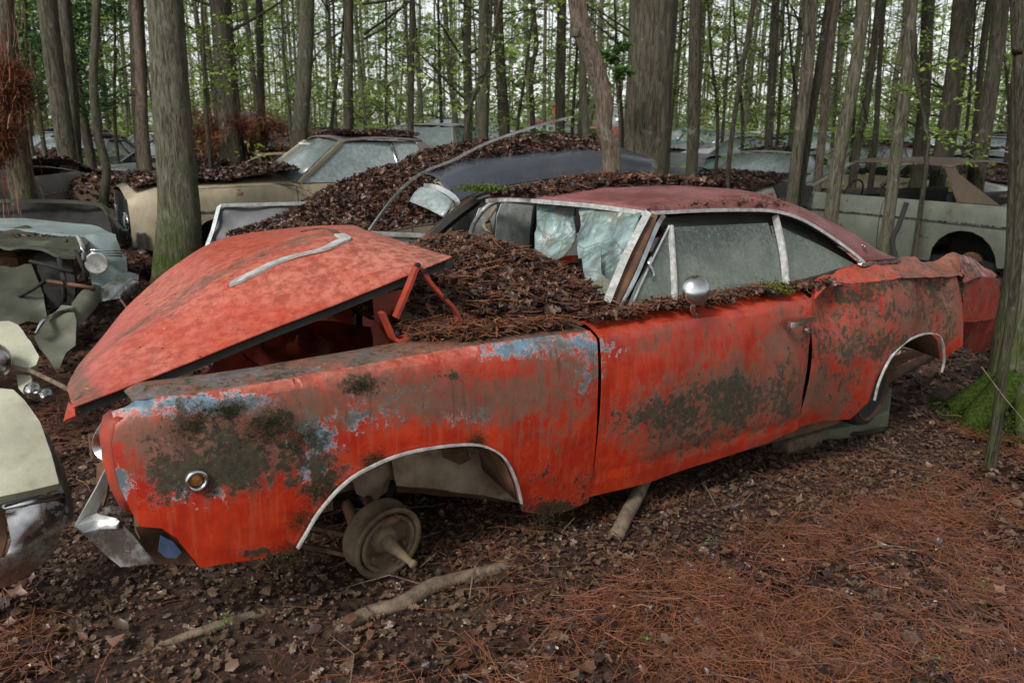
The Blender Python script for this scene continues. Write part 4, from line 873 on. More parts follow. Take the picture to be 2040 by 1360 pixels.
# ================================================================== OTHER WRECKS
_pm = {}
def paint(name, c, **k):
    if name not in _pm: _pm[name] = m_paint(name, c, **k)
    return _pm[name]
def wreck(label, cat, loc, heading, body, roofm=None, L=5.2, W=1.9, belt=.88, H=1.36, u_ws=1.55, u_hd=2.15, u_rh=3.15, u_rw=3.9, noses=.74, tail=.80, wheels=True, hood=True, glassm=None, trunk=True, tilt=(0, 0), group='wrecked cars standing among the trees',
          leaves=(), res=.11, trim=True, doors=True, open_win=False, kind='wrecked_car', fins=0., grille='dark', lights=True, lev=0.):
    """frame: x from the nose rearwards, y across, z up; heading = direction of the REAR in the ground plane"""
    roofm = roofm or body; glassm = glassm or M['glass2']; z0 = float(ground_z(loc[0], loc[1])) + lev
    mat4 = Matrix.Translation((loc[0], loc[1], z0)) @ Matrix.Rotation(heading, 4, 'Z') @ Matrix.Rotation(tilt[0], 4, 'Y') @ Matrix.Rotation(tilt[1], 4, 'X')
    t = thing(kind, label, cat, mat4=mat4, group=group); bpy.context.view_layer.update(); hw = W / 2
    fa, ra = .95, L - 1.25
    def zb(u): return np.interp(u, [0, .25, u_ws, u_rw, L - .3, L], [noses - .06, noses + .03, belt, belt + .01, tail + .05 + fins, tail + fins])
    def yy(u, z):
        u = np.asarray(u, float); z = np.asarray(z, float); y = hw - .05 * ((z - .56) / .36) ** 2 - .12 * np.clip((.5 - u) / .5, 0, 1) ** 2 - .12 * np.clip((u - L + .6) / .6, 0, 1) ** 2
        return y - .035 * sm(0, 1, (z - zb(u) + .05) / .05)
    arch = lambda c, r=.40: [(c - r * math.cos(a), .27 + r * .95 * math.sin(a)) for a in np.linspace(0, math.pi, 10)]
    ud1, ud2 = u_ws + .02, min(u_ws + 1.32, ra - .5)
    segs = {'front_fender': [(.06, .38), (fa - .42, .24)] + arch(fa) + [(ud1 - .01, .22), (ud1 - .01, float(zb(ud1)))] + [(u, float(zb(u))) for u in (.9, .5, .25, .06)],
            'door': [(ud1, .20), (ud2, .20), (ud2, float(zb(ud2))), (ud1, float(zb(ud1)))],
            'rear_fender': [(ud2 + .012, .22), (ra - .42, .24)] + arch(ra) + [(L - .06, .36), (L - .04, float(zb(L - .04)))] + [(u, float(zb(u))) for u in (L - .3, u_rw, (ud2 + u_rw) / 2, ud2 + .012)]}
    for nm, po in segs.items():
        for s in (-1, 1):
            if nm == 'door' and doors is False: continue
            panel(nm, po, lambda a, b, s=s: (a, s * (yy(a, b) + .012 * vn(a * 1. + s, b, 3)), b), body, t, res, .006, (0, s, 0))
    def deck(nm, ua, ub, crown, mat, n=7, dz=0.):
        V_, F_ = [], []
        for i, u in enumerate(np.linspace(ua, ub, n)):
            for j, q in enumerate(np.linspace(-1, 1, 11)):
                y = q * (float(yy(u, zb(u))) - .002); V_.append((u, y, float(zb(u)) + crown * (1 - abs(q) ** 2.5) + dz * 0 + .012 * float(vn(u, y, 2))))
        for i in range(n - 1):
            for j in range(10): F_.append((i * 11 + j, i * 11 + j + 1, (i + 1) * 11 + j + 1, (i + 1) * 11 + j))
        return mesh(nm, V_, F_, mat, t, True, .008)
    if hood: deck('bonnet', .05, u_ws, .07, body)
    else:
        v, f = join([box((u_ws * .55, 0, .50), (.7, .55, .35)), box((u_ws * .5, 0, .35), (u_ws * .9, W * .8, .04))]); mesh('engine_block', v, f, M['rust'], t, bev=.02)
    if trunk: deck('boot_lid', u_rw, L - .04, .06, body)
    v, f = box((L / 2, 0, .26), (L - .5, W - .2, .08)); mesh('underbody', v, f, M['dark'], t)
    # nose and tail panels
    for nm, u, s in (('nose_panel', .07, -1), ('tail_panel', L - .06, 1)):
        v, f = box((u - s * .02, 0, (.40 + float(zb(u))) / 2), (.04, W - .30, float(zb(u)) - .42)); np_ = mesh(nm, v, f, M['dark'] if s < 0 and grille == 'dark' else body, t, bev=.012)
        if s < 0 and lights:
            for k in (-1, 1):
                for q in (0, 1):
                    v, f = lathe([(.085, 0), (.085, .02), (.07, .015), (.04, .03), (.002, .034)], 18, (-1, 0, 0), (u - .01, k * (hw - .28 - q * .19), .60)); mesh('headlamp', v, f, M['glass2'] if q else M['chrome'], t, True)
            v, f = join([box((u - .025, 0, z), (.012, W - 1.0, .012)) for z in (.50, .54, .58, .62, .66)]); mesh('grille_bars', v, f, M['chrome'], t)
        if s > 0:
            for k in (-1, 1): v, f = box((u + .01, k * (hw - .38), .62), (.03, .34, .12)); mesh('tail_lamp', v, f, m_tl, t, bev=.01)
        pts = [(u + s * .07 - s * (abs(q) ** 4) * .16, q * (hw + .0), .44) for q in np.linspace(-1, 1, 13)]
        if trim: bar('front_bumper' if s < 0 else 'rear_bumper', pts, .05, M['chrome'], t, h=.16)
    if trim:
        for s in (-1, 1): bar('side_trim', [(u, s * (float(yy(u, .60)) + .004), float(zb(u)) - .22) for u in np.linspace(.3, L - .3, 12)], .008, M['chrome'], t, h=.02)
    # cabin
    rz, hwr = H - .05, hw - .30; bw = hw - .10; zbw = belt + .01
    if roofm != 'none':
        V_, F_ = [], []; n = 12
        for i, u in enumerate(np.linspace(u_hd, u_rh, n)):
            for j, q in enumerate(np.linspace(-1, 1, 13)):
                e = math.sin(math.pi * i / (n - 1)); V_.append((u - .03 * (1 - q * q) * (i == 0), q * (hwr + .02 * e), rz + .05 * (1 - abs(q) ** 3) + .03 * e))
        for i in range(n - 1):
            for j in range(12): F_.append((i * 13 + j, i * 13 + j + 1, (i + 1) * 13 + j + 1, (i + 1) * 13 + j))
        mesh('roof', V_, F_, roofm, t, True, .02)
        for s in (-1, 1):
            a0, a1 = Vector((u_ws + .05, s * bw, zbw)), Vector((u_hd, s * hwr, rz)); bar('pillar', [a0, a1], .05, body, t, h=.04)
            bar('windscreen_moulding', [a0 + Vector((-.03, s * .01, .01)), a1 + Vector((-.03, s * .01, .01))], .018, M['chrome2'] if trim else M['rust'], t, h=.02)
            c0, c1, c2 = Vector((u_rw, s * bw, zbw)), Vector((u_rh, s * hwr, rz)), Vector((u_rh - .08, s * hwr, rz)); c3 = Vector((u_rw - .50, s * bw, zbw))
            mesh('sail_panel', [c0, c1, c2, c3], [(0, 1, 2, 3)], roofm, t, thick=.03, off=0)
            bar('drip_rail', catm([a0, a1, Vector(((u_hd + u_rh) / 2, s * (hwr + .03), rz + .025)), c2, c3], 4), .014, M['chrome'] if trim else M['rust'], t, h=.014)
            if not open_win:
                k = .5; mid0 = Vector((u_ws + 1.25, s * bw, zbw)); mid1 = Vector((u_ws + 1.2, s * hwr, rz)); o = Vector((0, -s * .02, 0))
                mesh('side_glass', [a0 + o, mid0 + o, mid1 + o, a1 + o], [(0, 1, 2, 3)], glassm, t, thick=.004)
                mesh('side_glass', [mid0 + o, c3 + o, c2 + o, mid1 + o], [(0, 1, 2, 3)], glassm, t, thick=.004)
                bar('window_divider', [mid0, mid1], .02, M['chrome'], t)
        if not open_win: mesh('windscreen', [(u_ws + .06, -bw, zbw), (u_ws - .06, 0, zbw + .01), (u_ws + .06, bw, zbw), (u_hd, hwr, rz), (u_hd - .05, 0, rz + .04), (u_hd, -hwr, rz)], [(0, 1, 4, 5), (1, 2, 3, 4)], glassm, t, True, .005)
        if not open_win: mesh('rear_window', [(u_rw, -bw + .02, zbw), (u_rw, bw - .02, zbw), (u_rh, hwr - .02, rz), (u_rh, -hwr + .02, rz)], [(0, 1, 2, 3)], glassm, t, thick=.005)
    for su_ in (u_ws + .9, u_ws + 1.8):
        v, f = join([box((su_, 0, .55), (.5, W - .5, .2)), box((su_ + .25, 0, .80), (.14, W - .55, .45))]); mesh('seat', v, f, M['dark'], t, bev=.04)
    v, f = box((u_ws + .18, 0, .80), (.3, W - .4, .18)); mesh('dashboard', v, f, M['dark'], t, bev=.02)
    if open_win and roofm != 'none': bar('steering_wheel', [Vector((u_ws + .5, -.4 * 1, .92)) + Vector((.05 * math.sin(a), .19 * math.cos(a), .19 * math.sin(a))) for a in np.linspace(0, 2 * math.pi, 20)], .012, M['dark'], t)
    for c in (fa, ra):
        for s in (-1, 1):
            p = Vector((c, s * (hw - .10), .25))
            if wheels:
                v, f = lathe([(.17, -.16), (.27, -.15), (.285, -.08), (.275, 0), (.20, .005), (.18, -.01)], 22, (0, s, 0), p); w = mesh('wheel', v, f, M['rubber'], t, True)
                v, f = lathe([(.17, -.10), (.18, .0), (.12, -.03), (.05, -.01), (.01, .0)], 18, (0, s, 0), p); mesh('rim', v, f, M['rust'], w, True)
            else:
                v, f = lathe([(.02, -.12), (.13, -.10), (.14, -.02), (.10, 0), (.03, .02), (.02, .06)], 18, (0, s, 0), p + Vector((0, -s * .08, 0))); mesh('brake_drum', v, f, M['rust'], t, True)
            v, f = box((c, s * (hw - .40), .40), (.75, .03, .35)); mesh('arch_liner', v, f, M['dark'], t)
    for nm, n in leaves:
        sz = (.03, .075)
        if nm == 'hood': po = [(.12, -hw + .2), (u_ws + .1, -hw + .14), (u_ws + .1, hw - .14), (.12, hw - .2)]; zf = lambda u, y: zb(u) + .07 + .06 * np.exp(-((u - u_ws) / .4) ** 2) + .05 * (.5 + vn(u, y, 3))
        elif nm == 'roof': po = [(u_hd + .05, -hwr + .05), (u_rh, -hwr + .04), (u_rh, hwr - .04), (u_hd + .05, hwr - .05)]; zf = lambda u, y: rz + .06 + .05 * (.6 + vn(u, y, 4)) * np.ones_like(u)
        elif nm == 'trunk': po = [(u_rw - .1, -hw + .16), (L - .1, -hw + .2), (L - .1, hw - .2), (u_rw - .1, hw - .16)]; zf = lambda u, y: zb(u) + .07 + .05 * (.6 + vn(u, y, 4))
        else: po = [(u_rh, -hwr + .05), (u_rw, -bw + .1), (u_rw, bw - .1), (u_rh, hwr - .05)]; zf = lambda u, y: np.interp(u, [u_rh, u_rw], [rz + .04, zbw + .06]) + .05 * (.5 + vn(u, y, 4))
        w_ = {'hood': 'bonnet', 'trunk': 'boot lid', 'roof': 'roof', 'rearglass': 'rear window'}[nm]
        heap('litter', 'brown leaves lying on the %s of the %s' % (w_, cat if ' ' not in label else ' '.join(label.split()[:4])), po, zf, n, 0, sz, mound=.12, M4=mat4)
    return t, mat4
m_tl = m_simple('tail_lamp_red', (.20, .015, .01), .4)
def at(px, d): return ((px - 1020) / FPX * d, d)
def wfit(pxf, df, pxr, dr, L=5.2):
    """nose over pixel column pxf at depth df, tail towards column pxr at depth dr: centre line start and heading"""
    a = Vector(at(pxf, df)); b = Vector(at(pxr, dr)); h = math.atan2(b.y - a.y, b.x - a.x); return (a.x, a.y), h

pw_ = paint('cream_tan_paint', (.36, .30, .20), rust=.35, algae=.4); pg = paint('pale_green_paint', (.19, .21, .165), rust=.5, algae=.3); pb = paint('black_blue_roof', (.055, .063, .078), rust=.0, algae=.1, rough=.2)
pwh = paint('dull_white_paint', (.45, .46, .44), rust=.15, algae=.3); pgr = paint('faded_grey_paint', (.20, .22, .22), rust=.3, algae=.3); pte = paint('teal_paint', (.12, .22, .22), rust=.25, algae=.3)
prd = paint('faded_pink_red_paint', (.36, .10, .08), rust=.3, algae=.1); plv = paint('chalky_mauve_paint', (.20, .18, .18), rust=.35, algae=.4); pbl = paint('black_paint', (.025, .025, .028), rust=.1, algae=.1); pyl = paint('sun_bleached_tan_paint', (.50, .39, .22), rust=.3, algae=.2)

# cream sedan behind the big oak: nose to the left
loc, h = wfit(235, 8.6, 900, 10.6); wreck('cream sedan with leaf covered bonnet standing right behind the big oak trunk', 'car', loc, h, pw_, paint('mauve_roof', (.17, .13, .13), rust=.3), H=1.42, belt=.94, noses=.88, leaves=(('hood', 2600), ('roof', 900)), wheels=False, res=.07, u_ws=1.7, u_hd=2.3, u_rh=3.3, u_rw=3.9)
# grey green fastback on the right
a = Vector((3.98, 13.2)); b = Vector((6.02, 9.75)); d = (b - a).normalized()
wreck('stripped grey green fastback with open windows and rust streaks on the right', 'car', (a.x - d.y * -.0, a.y), math.atan2(d.y, d.x), pg, paint('rust_stained_roof', (.12, .085, .06), rust=.6), L=5.3, H=1.38, belt=.94, u_ws=1.6, u_hd=2.2, u_rh=3.6, u_rw=4.35, hood=False, trunk=True, leaves=(('trunk', 500),), open_win=True, wheels=False, res=.07, tail=.9)

BG = [  # pxf, df, pxr, dr, colour, label, options
 (135, 12.6, -110, 9.3, plv, 'wreck with leaf covered bonnet and chalky mauve wing at the left edge', dict(H=1.3, roofm='none', leaves=(('hood', 2600), ('trunk', 2600)), wheels=False, open_win=True, belt=.95)),
 (235, 12.8, 640, 14.8, pyl, 'sun bleached tan sedan with an empty front wheel arch beyond the big oak', dict(leaves=(('hood', 1200), ('roof', 900)), wheels=False, belt=.92, H=1.2, open_win=True)),
 (150, 17.5, 330, 19.5, pwh, 'dull white wreck behind the curved thin trunk on the left', dict(hood=False, leaves=(('roof', 500),))),
 (60, 19.5, -110, 17, pte, 'teal wreck far at the left edge between pine trunks', dict(leaves=(('roof', 500), ('trunk', 500)))),
 (540, 19, 340, 15.5, pgr, 'grey wreck heaped with dead brown pine boughs beyond the oak', dict(leaves=(('roof', 900), ('hood', 900)), open_win=True)),
 (505, 24, 690, 27, pwh, 'pale car low among the trunks left of the white wagon', dict(leaves=(('roof', 300),))),
 (640, 27, 800, 26, pgr, 'grey green sedan left of the white topped wagon', dict()),
 (700, 22, 800, 25.5, pte, 'blue grey sedan with pale windscreen beside the white topped wagon', dict()),
 (960, 22.5, 850, 18.3, pwh, 'white topped wagon with a big pale rear window', dict(H=1.55, u_rh=4.4, u_rw=4.9, trunk=False, L=5.1)),
 (815, 33, 905, 35, pbl, 'dark pickup truck far behind the white topped wagon', dict(H=1.8, belt=1.15, noses=1.0, tail=1.1, u_rh=2.9, u_rw=3.0, kind='wrecked_truck', u_hd=1.9, u_ws=1.5)),
 (895, 36, 980, 38, pgr, 'grey car far off beside the dark pickup truck', dict(H=1.5)),
 (1010, 28, 1120, 30.5, prd, 'pink red rounded old sedan behind the bent trim strip', dict(H=1.62, belt=1.05, noses=.95, u_hd=2.0, u_rh=3.2)),
 (1230, 24, 1080, 22.5, pbl, 'black burnt out wreck beside the crooked birch', dict(open_win=True, trim=False)),
 (1040, 22, 1180, 21, pgr, 'silver grey car in front of the pink red sedan', dict(H=1.2, belt=.85)),
 (1360, 19, 1530, 21, pte, 'pale teal car with crumpled roof right of the pine', dict(leaves=(('roof', 300),))),
 (1370, 25, 1560, 27, pwh, 'white sedan with long pale roof beyond the leaf filled coupe', dict()),
 (1480, 31, 1640, 32, pwh, 'second pale sedan deep in the row right of the pine', dict(H=1.45)),
 (1395, 13.2, 1660, 17.5, paint('olive_cream_paint', (.33, .33, .27), rust=.3, algae=.5), 'pale olive coupe with its bonnet full of leaves between the saplings', dict(leaves=(('hood', 2400), ('roof', 500)), H=1.38)),
 (1560, 17.5, 1760, 19, plv, 'mauve grey hardtop with leaves on the roof behind the double trunk', dict(leaves=(('roof', 900),))),
 (1650, 13.9, 1900, 19, paint('tan_bronze_paint', (.25, .19, .12), rust=.45), 'bronze brown coupe without glass directly behind the grey green fastback', dict(open_win=True, leaves=(('roof', 500),), H=1.42)),
 (2090, 14, 1850, 17.5, pwh, 'white roofed wreck behind the grey green fastback at the right edge', dict(leaves=(('roof', 900), ('hood', 900)), open_win=True)),
 (1740, 26, 1900, 28, pgr, 'grey sedan far off between the right hand trunks', dict()),
 (1900, 30, 2040, 29, pwh, 'white car far off at the right edge of the wood', dict()),
 (1850, 21, 2020, 23, pgr, 'silver coupe showing its roof between leaning trunks', dict()),
 (1250, 34, 1400, 35, pte, 'faint green car far behind the large pine', dict()),
 (330, 27, 200, 25, pgr, 'dull grey car deep in the wood on the left', dict(leaves=(('roof', 300),))),
 (1165, 37, 1230, 39, prd, 'red truck cab far off behind the crooked birch', dict(H=2.3, belt=1.4, noses=1.3, tail=1.2, u_rh=2.8, u_rw=2.9, kind='wrecked_truck')),
 (430, 33, 560, 34, pte, 'teal car barely seen beyond the brown bough heap', dict()),
]
BG += [
 (60, 15, 190, 17.5, plv, 'wreck wholly buried in brown leaves between the paired trunks and the curved trunk', dict(leaves=(('hood', 1200), ('roof', 900), ('trunk', 900), ('rearglass', 700)), H=1.25)),
 (360, 21, 210, 19, pgr, 'grey wreck with brown leaf roof left of the big oak', dict(leaves=(('roof', 600), ('hood', 600)))),
 (430, 18.5, 600, 20.5, pw_, 'tan wreck with leaf covered roof right behind the brown bough heap', dict(leaves=(('roof', 700), ('hood', 900)))),
 (610, 17, 760, 20, plv, 'mauve wreck with leafy roof above the cream sedan windscreen', dict(leaves=(('roof', 700), ('hood', 700)), H=1.3)),
 (760, 30, 660, 33, prd, 'dull red car far off among the trunks left of the white wagon', dict()),
 (930, 27, 1030, 31, pwh, 'pale sedan half hidden between the white wagon and the pink red sedan', dict()),
 (1330, 29, 1440, 31, pgr, 'grey car in the undergrowth beyond the dark straight sapling', dict()),
 (1700, 21, 1560, 24, pte, 'teal wreck beyond the dark double trunk', dict(leaves=(('roof', 400),))),
 (2060, 24, 1930, 21, pgr, 'grey wreck among the trunks at the far right edge', dict(leaves=(('roof', 400),))),
]
for pf, df, pr, dr, mt, lb, op in BG:
    loc, h = wfit(pf, df, pr, dr); far_ = min(df, dr) > 20
    wreck(lb, 'truck' if op.get('kind') else 'car', loc, h, mt, res=.16 if far_ else .11, **op)
# red stake bodied upright far off
pt_ = V(1108, 245, 30); v, f = join([box((0, 0, 0), (.25, .25, 1.3)), box((-.55, 0, -.25), (.9, .6, .7)), box((.1, 0, .62), (.5, .3, .12))])
o = mesh('crane_body', [Vector(q) + Vector((pt_.x, pt_.y, pt_.z)) for q in v], f, prd, bev=.03); tag(o, 'red upright machine frame far off beside the pink red sedan', 'machinery'); o.name = 'machine_frame'

# ------------------------------------------------------------------ sheets placed straight in the world
def sheet3(name, pts, mat, parent=None, thick=.006, res=.04, crump=.01, bulge=0., out=(0, -1, 0)):
    inv = parent.matrix_world.inverted() if parent else Matrix(); pts = np.array([tuple(inv @ Vector(p)) for p in pts]); c = pts.mean(0); U2, s_, Vt = np.linalg.svd(pts - c)
    e1, e2, nn = Vt; ab = np.stack([(pts - c) @ e1, (pts - c) @ e2], 1); hh = (pts - c) @ nn; sgn = 1 if nn @ np.array(out) > 0 else -1; mx = np.abs(ab).max(0) + 1e-6
    def mf(a, b):
        q = np.stack([a, b], 1); d = ((q[:, None] - ab[None]) ** 2).sum(2) + 1e-6; w = d ** -1.5; h = (w * hh[None]).sum(1) / w.sum(1)
        h = h + sgn * bulge * (1 - np.clip((a / mx[0]) ** 2 + (b / mx[1]) ** 2, 0, 1)) + crump * (vn(a + 3, b, 6) + .5 * vn(a, b + 7, 14)); v = c + np.outer(a, e1) + np.outer(b, e2) + np.outer(h, nn)
        return v[:, 0], v[:, 1], v[:, 2]
    return panel(name, [tuple(p) for p in ab], mf, mat, parent, res, thick, out)
def W3(l): return [V(x, y, d) for x, y, d in l]
# near cream car whose front corner pokes in at the lower left
p0 = V(-60, 1180, 2.35); nc = thing('wrecked_car', 'cream car front corner with heavy dull chrome bumper at the lower left edge', 'car', (p0.x, p0.y, 0), 0, 'wrecked cars standing among the trees'); bpy.context.view_layer.update()
sheet3('front_fender', W3([(-160, 770, 2.62), (0, 781, 2.58), (28, 784, 2.58), (50, 806, 2.56), (82, 852, 2.52), (104, 915, 2.46), (119, 972, 2.40), (60, 988, 2.34), (0, 1000, 2.28), (-160, 1030, 2.15)]), M['cream'], nc, .03, bulge=.03)
sheet3('front_fender', W3([(98, 985, 2.45), (96, 995, 2.42), (12, 1008, 2.36), (-20, 1014, 2.34), (-20, 992, 2.36)]), M['cream'], nc, .02)
sheet3('fender_edge', W3([(82, 850, 2.56), (100, 870, 2.62), (126, 930, 2.60), (146, 1010, 2.54), (144, 1032, 2.5), (120, 1046, 2.46), (122, 972, 2.46), (104, 905, 2.5)]), M['chrome3'], nc, .02, out=(1, -1, 0))
b = sheet3('front_bumper', W3([(8, 1014, 2.34), (60, 1002, 2.36), (127, 988, 2.44), (132, 1020, 2.44), (118, 1050, 2.42), (98, 1095, 2.40), (60, 1145, 2.38), (20, 1166, 2.34), (-120, 1180, 2.25), (-120, 1100, 2.2), (2, 1105, 2.28), (14, 1070, 2.3)]), M['chrome'], nc, .012, bulge=.05)
bar('bumper_lip', catm([V(x, y, d) for x, y, d in ((8, 1012, 2.33), (60, 1000, 2.35), (126, 986, 2.43))], 4), .012, M['chrome2'], None).parent = None
lip = bpy.data.objects['bumper_lip']; lip.parent = nc; lip.matrix_parent_inverse = nc.matrix_world.inverted()
sheet3('valance', W3([(-120, 1000, 2.3), (8, 1012, 2.36), (14, 1070, 2.34), (4, 1108, 2.32), (-120, 1110, 2.25)]), M['rust'], nc, .02)
# second cream car behind it
p0 = V(0, 740, 3.7); nc = thing('wrecked_car', 'rounded cream front wing with broken lamp just above the near cream car', 'car', (p0.x - .6, p0.y, 0), 0, 'wrecked cars standing among the trees'); bpy.context.view_layer.update()
sheet3('front_fender', W3([(-120, 655, 3.8), (0, 650, 3.75), (22, 649, 3.75), (40, 658, 3.72), (66, 694, 3.68), (82, 722, 3.65), (76, 738, 3.62), (62, 745, 3.6), (18, 736, 3.55), (-120, 740, 3.45)]), M['cream'], nc, .03, bulge=.04)
sheet3('front_fender', W3([(32, 745, 3.6), (62, 748, 3.6), (66, 775, 3.55), (55, 790, 3.52), (38, 775, 3.55)]), M['cream'], nc, .02)
for x, y, r in ((68, 775, .035), (95, 785, .03), (-20, 720, .09)):
    v, f = lathe([(r, 0), (r, .03), (r * .8, .05), (r * .3, .07), (.002, .075)], 20, (.3, -1, .1), nc.matrix_world.inverted() @ V(x, y, 3.5)); mesh('headlamp', v, f, M['chrome'], nc, True)
v, f = box((-.4, .25, .45), (1.2, .5, .6)); mesh('nose_panel', v, f, M['dark'], nc, bev=.03)
# dark wreck with pale blue nose on the left
p0 = V(60, 640, 6.0); nc = thing('wrecked_car', 'gutted dark green wreck with pale blue white nose and twisted bumper at the left', 'car', (p0.x - .3, p0.y + .4, float(ground_z(p0.x, p0.y))), 0, 'wrecked cars standing among the trees'); bpy.context.view_layer.update()
pbw = paint('pale_blue_white_paint', (.25, .31, .31), rust=.35, algae=.4); pdg = paint('dark_green_paint', (.05, .056, .036), rust=.25, algae=.6)
v, f = join([box((-.9, .5, .35), (2.0, 1.2, .3)), box((-1., .2, .32), (1.7, .5, .35))]); mesh('body', v, f, M['rust'], nc, bev=.08)
sheet3('nose_panel', W3([(170, 468, 5.9), (205, 468, 5.95), (232, 472, 6.0), (250, 505, 6.0), (258, 545, 5.95), (250, 590, 5.8), (215, 596, 5.65), (188, 585, 5.6), (176, 545, 5.7), (165, 500, 5.8)]), pbw, nc, .02, bulge=.02, crump=.05)
sheet3('cowl_panel', W3([(-60, 432, 7.2), (60, 436, 7.1), (180, 447, 6.8), (230, 466, 6.4), (232, 476, 6.1), (165, 470, 6.0), (60, 458, 6.3), (-60, 452, 6.5)]), pbw, nc, .02, out=(0, -1, 1))
sheet3('rear_deck', W3([(-60, 404, 8.0), (60, 402, 8.0), (180, 406, 7.9), (212, 418, 7.8), (222, 452, 7.6), (225, 475, 7.5), (150, 470, 7.6), (-60, 455, 7.8)]), M['dark'], nc, .03, crump=.05); bar('deck_edge', catm([nc.matrix_world.inverted() @ V(x, y, 7.75) for x, y in ((-60, 402), (60, 400), (175, 404), (208, 414), (220, 440), (224, 470))], 4), .05, pdg, nc, h=.03)
sheet3('bonnet', W3([(-60, 456, 6.7), (70, 458, 6.4), (160, 472, 6.0), (178, 482, 5.8), (148, 505, 5.4), (60, 498, 5.4), (-60, 490, 5.5)]), pdg, nc, .02, crump=.06, out=(0, 0, 1))
sheet3('inner_fender', W3([(-60, 530, 5.5), (20, 528, 5.5), (60, 520, 5.5), (88, 590, 5.3), (95, 640, 5.2), (40, 650, 5.1), (-60, 655, 5.0)]), pdg, nc, .02, crump=.05)
sheet3('radiator_support', W3([(66, 505, 5.6), (140, 510, 5.6), (150, 560, 5.5), (145, 600, 5.4), (100, 610, 5.3), (92, 585, 5.3)]), M['dark'], nc, .03, crump=.12)
v, f = lathe([(.062, .03), (.075, .035), (.078, .02), (.066, .005), (.04, -.02), (.01, -.03)], 24, (.2, -1, .1), nc.matrix_world.inverted() @ V(195, 524, 5.5)); mesh('headlamp', v, f, M['chrome3'], nc, True)
for (x0, y0, x1, y1, r_, mt_) in ((60, 520, 150, 545, .012, 'dark'), (150, 500, 172, 560, .014, 'dark'), (95, 560, 190, 575, .014, 'rust'), (155, 470, 168, 520, .014, 'chrome3'), (20, 600, 90, 560, .012, 'dark'), (240, 596, 262, 640, .008, 'rust'), (118, 515, 128, 600, .016, 'dark')):
    bar('strut', catm([nc.matrix_world.inverted() @ q for q in (V(x0, y0, 5.35), V((x0 + x1) / 2 + 4, (y0 + y1) / 2, 5.2), V(x1, y1, 5.25))], 3), r_, M[mt_], nc, n=6)
for y_ in (498, 503, 508): bar('grille_bar', [nc.matrix_world.inverted() @ V(180, y_, 5.7), nc.matrix_world.inverted() @ V(244, y_ + 2, 5.85)], .006, M['chrome'], nc)
sheet3('front_bumper', W3([(232, 548, 5.6), (255, 543, 5.7), (274, 548, 5.75), (268, 580, 5.7), (250, 592, 5.6), (205, 600, 5.4), (200, 575, 5.45)]), M['chrome'], nc, .02, bulge=.03)
sheet3('front_bumper', W3([(70, 668, 4.9), (84, 648, 4.95), (122, 610, 5.1), (144, 612, 5.1), (152, 640, 5.05), (150, 688, 5.0), (132, 700, 4.95), (114, 742, 4.9), (98, 715, 4.9), (80, 690, 4.9)]), paint('green_grey_bumper', (.13, .14, .095), rust=.2, algae=.7), nc, .03, crump=.05)
bar('bumper_edge', catm([nc.matrix_world.inverted() @ V(x, y, d) for x, y, d in ((72, 664, 4.88), (84, 642, 4.9), (100, 630, 4.98), (128, 618, 5.05), (146, 614, 5.05))], 5), .022, M['chrome2'], nc, h=.012)
sheet3('bumper_end', W3([(143, 604, 5.1), (160, 580, 5.2), (185, 567, 5.3), (200, 570, 5.35), (196, 600, 5.3), (178, 625, 5.2), (160, 650, 5.1), (150, 640, 5.1)]), paint('green_grey_bumper', (.24, .26, .19)), nc, .03, bulge=.04, crump=.03)
for x, y in ((264, 437), (287, 455), (278, 470)):
    p = nc.matrix_world.inverted() @ V(x, y, 8.3); v, f = lathe([(.07, -.08), (.075, 0), (.05, .03), (.002, .04)], 14, (-.3, -1, .1), p)
heap('wreck_leaves', 'brown leaves on the collapsed bonnet of the dark green wreck', [(-4.2, 5.7), (-3.2, 5.5), (-3.15, 6.0), (-3.7, 6.3), (-4.6, 6.4)], lambda x, y: V(80, 478, 5.9).z - .03 + 0 * x, 700, 0, (.025, .05), mound=.12, M4=Matrix())
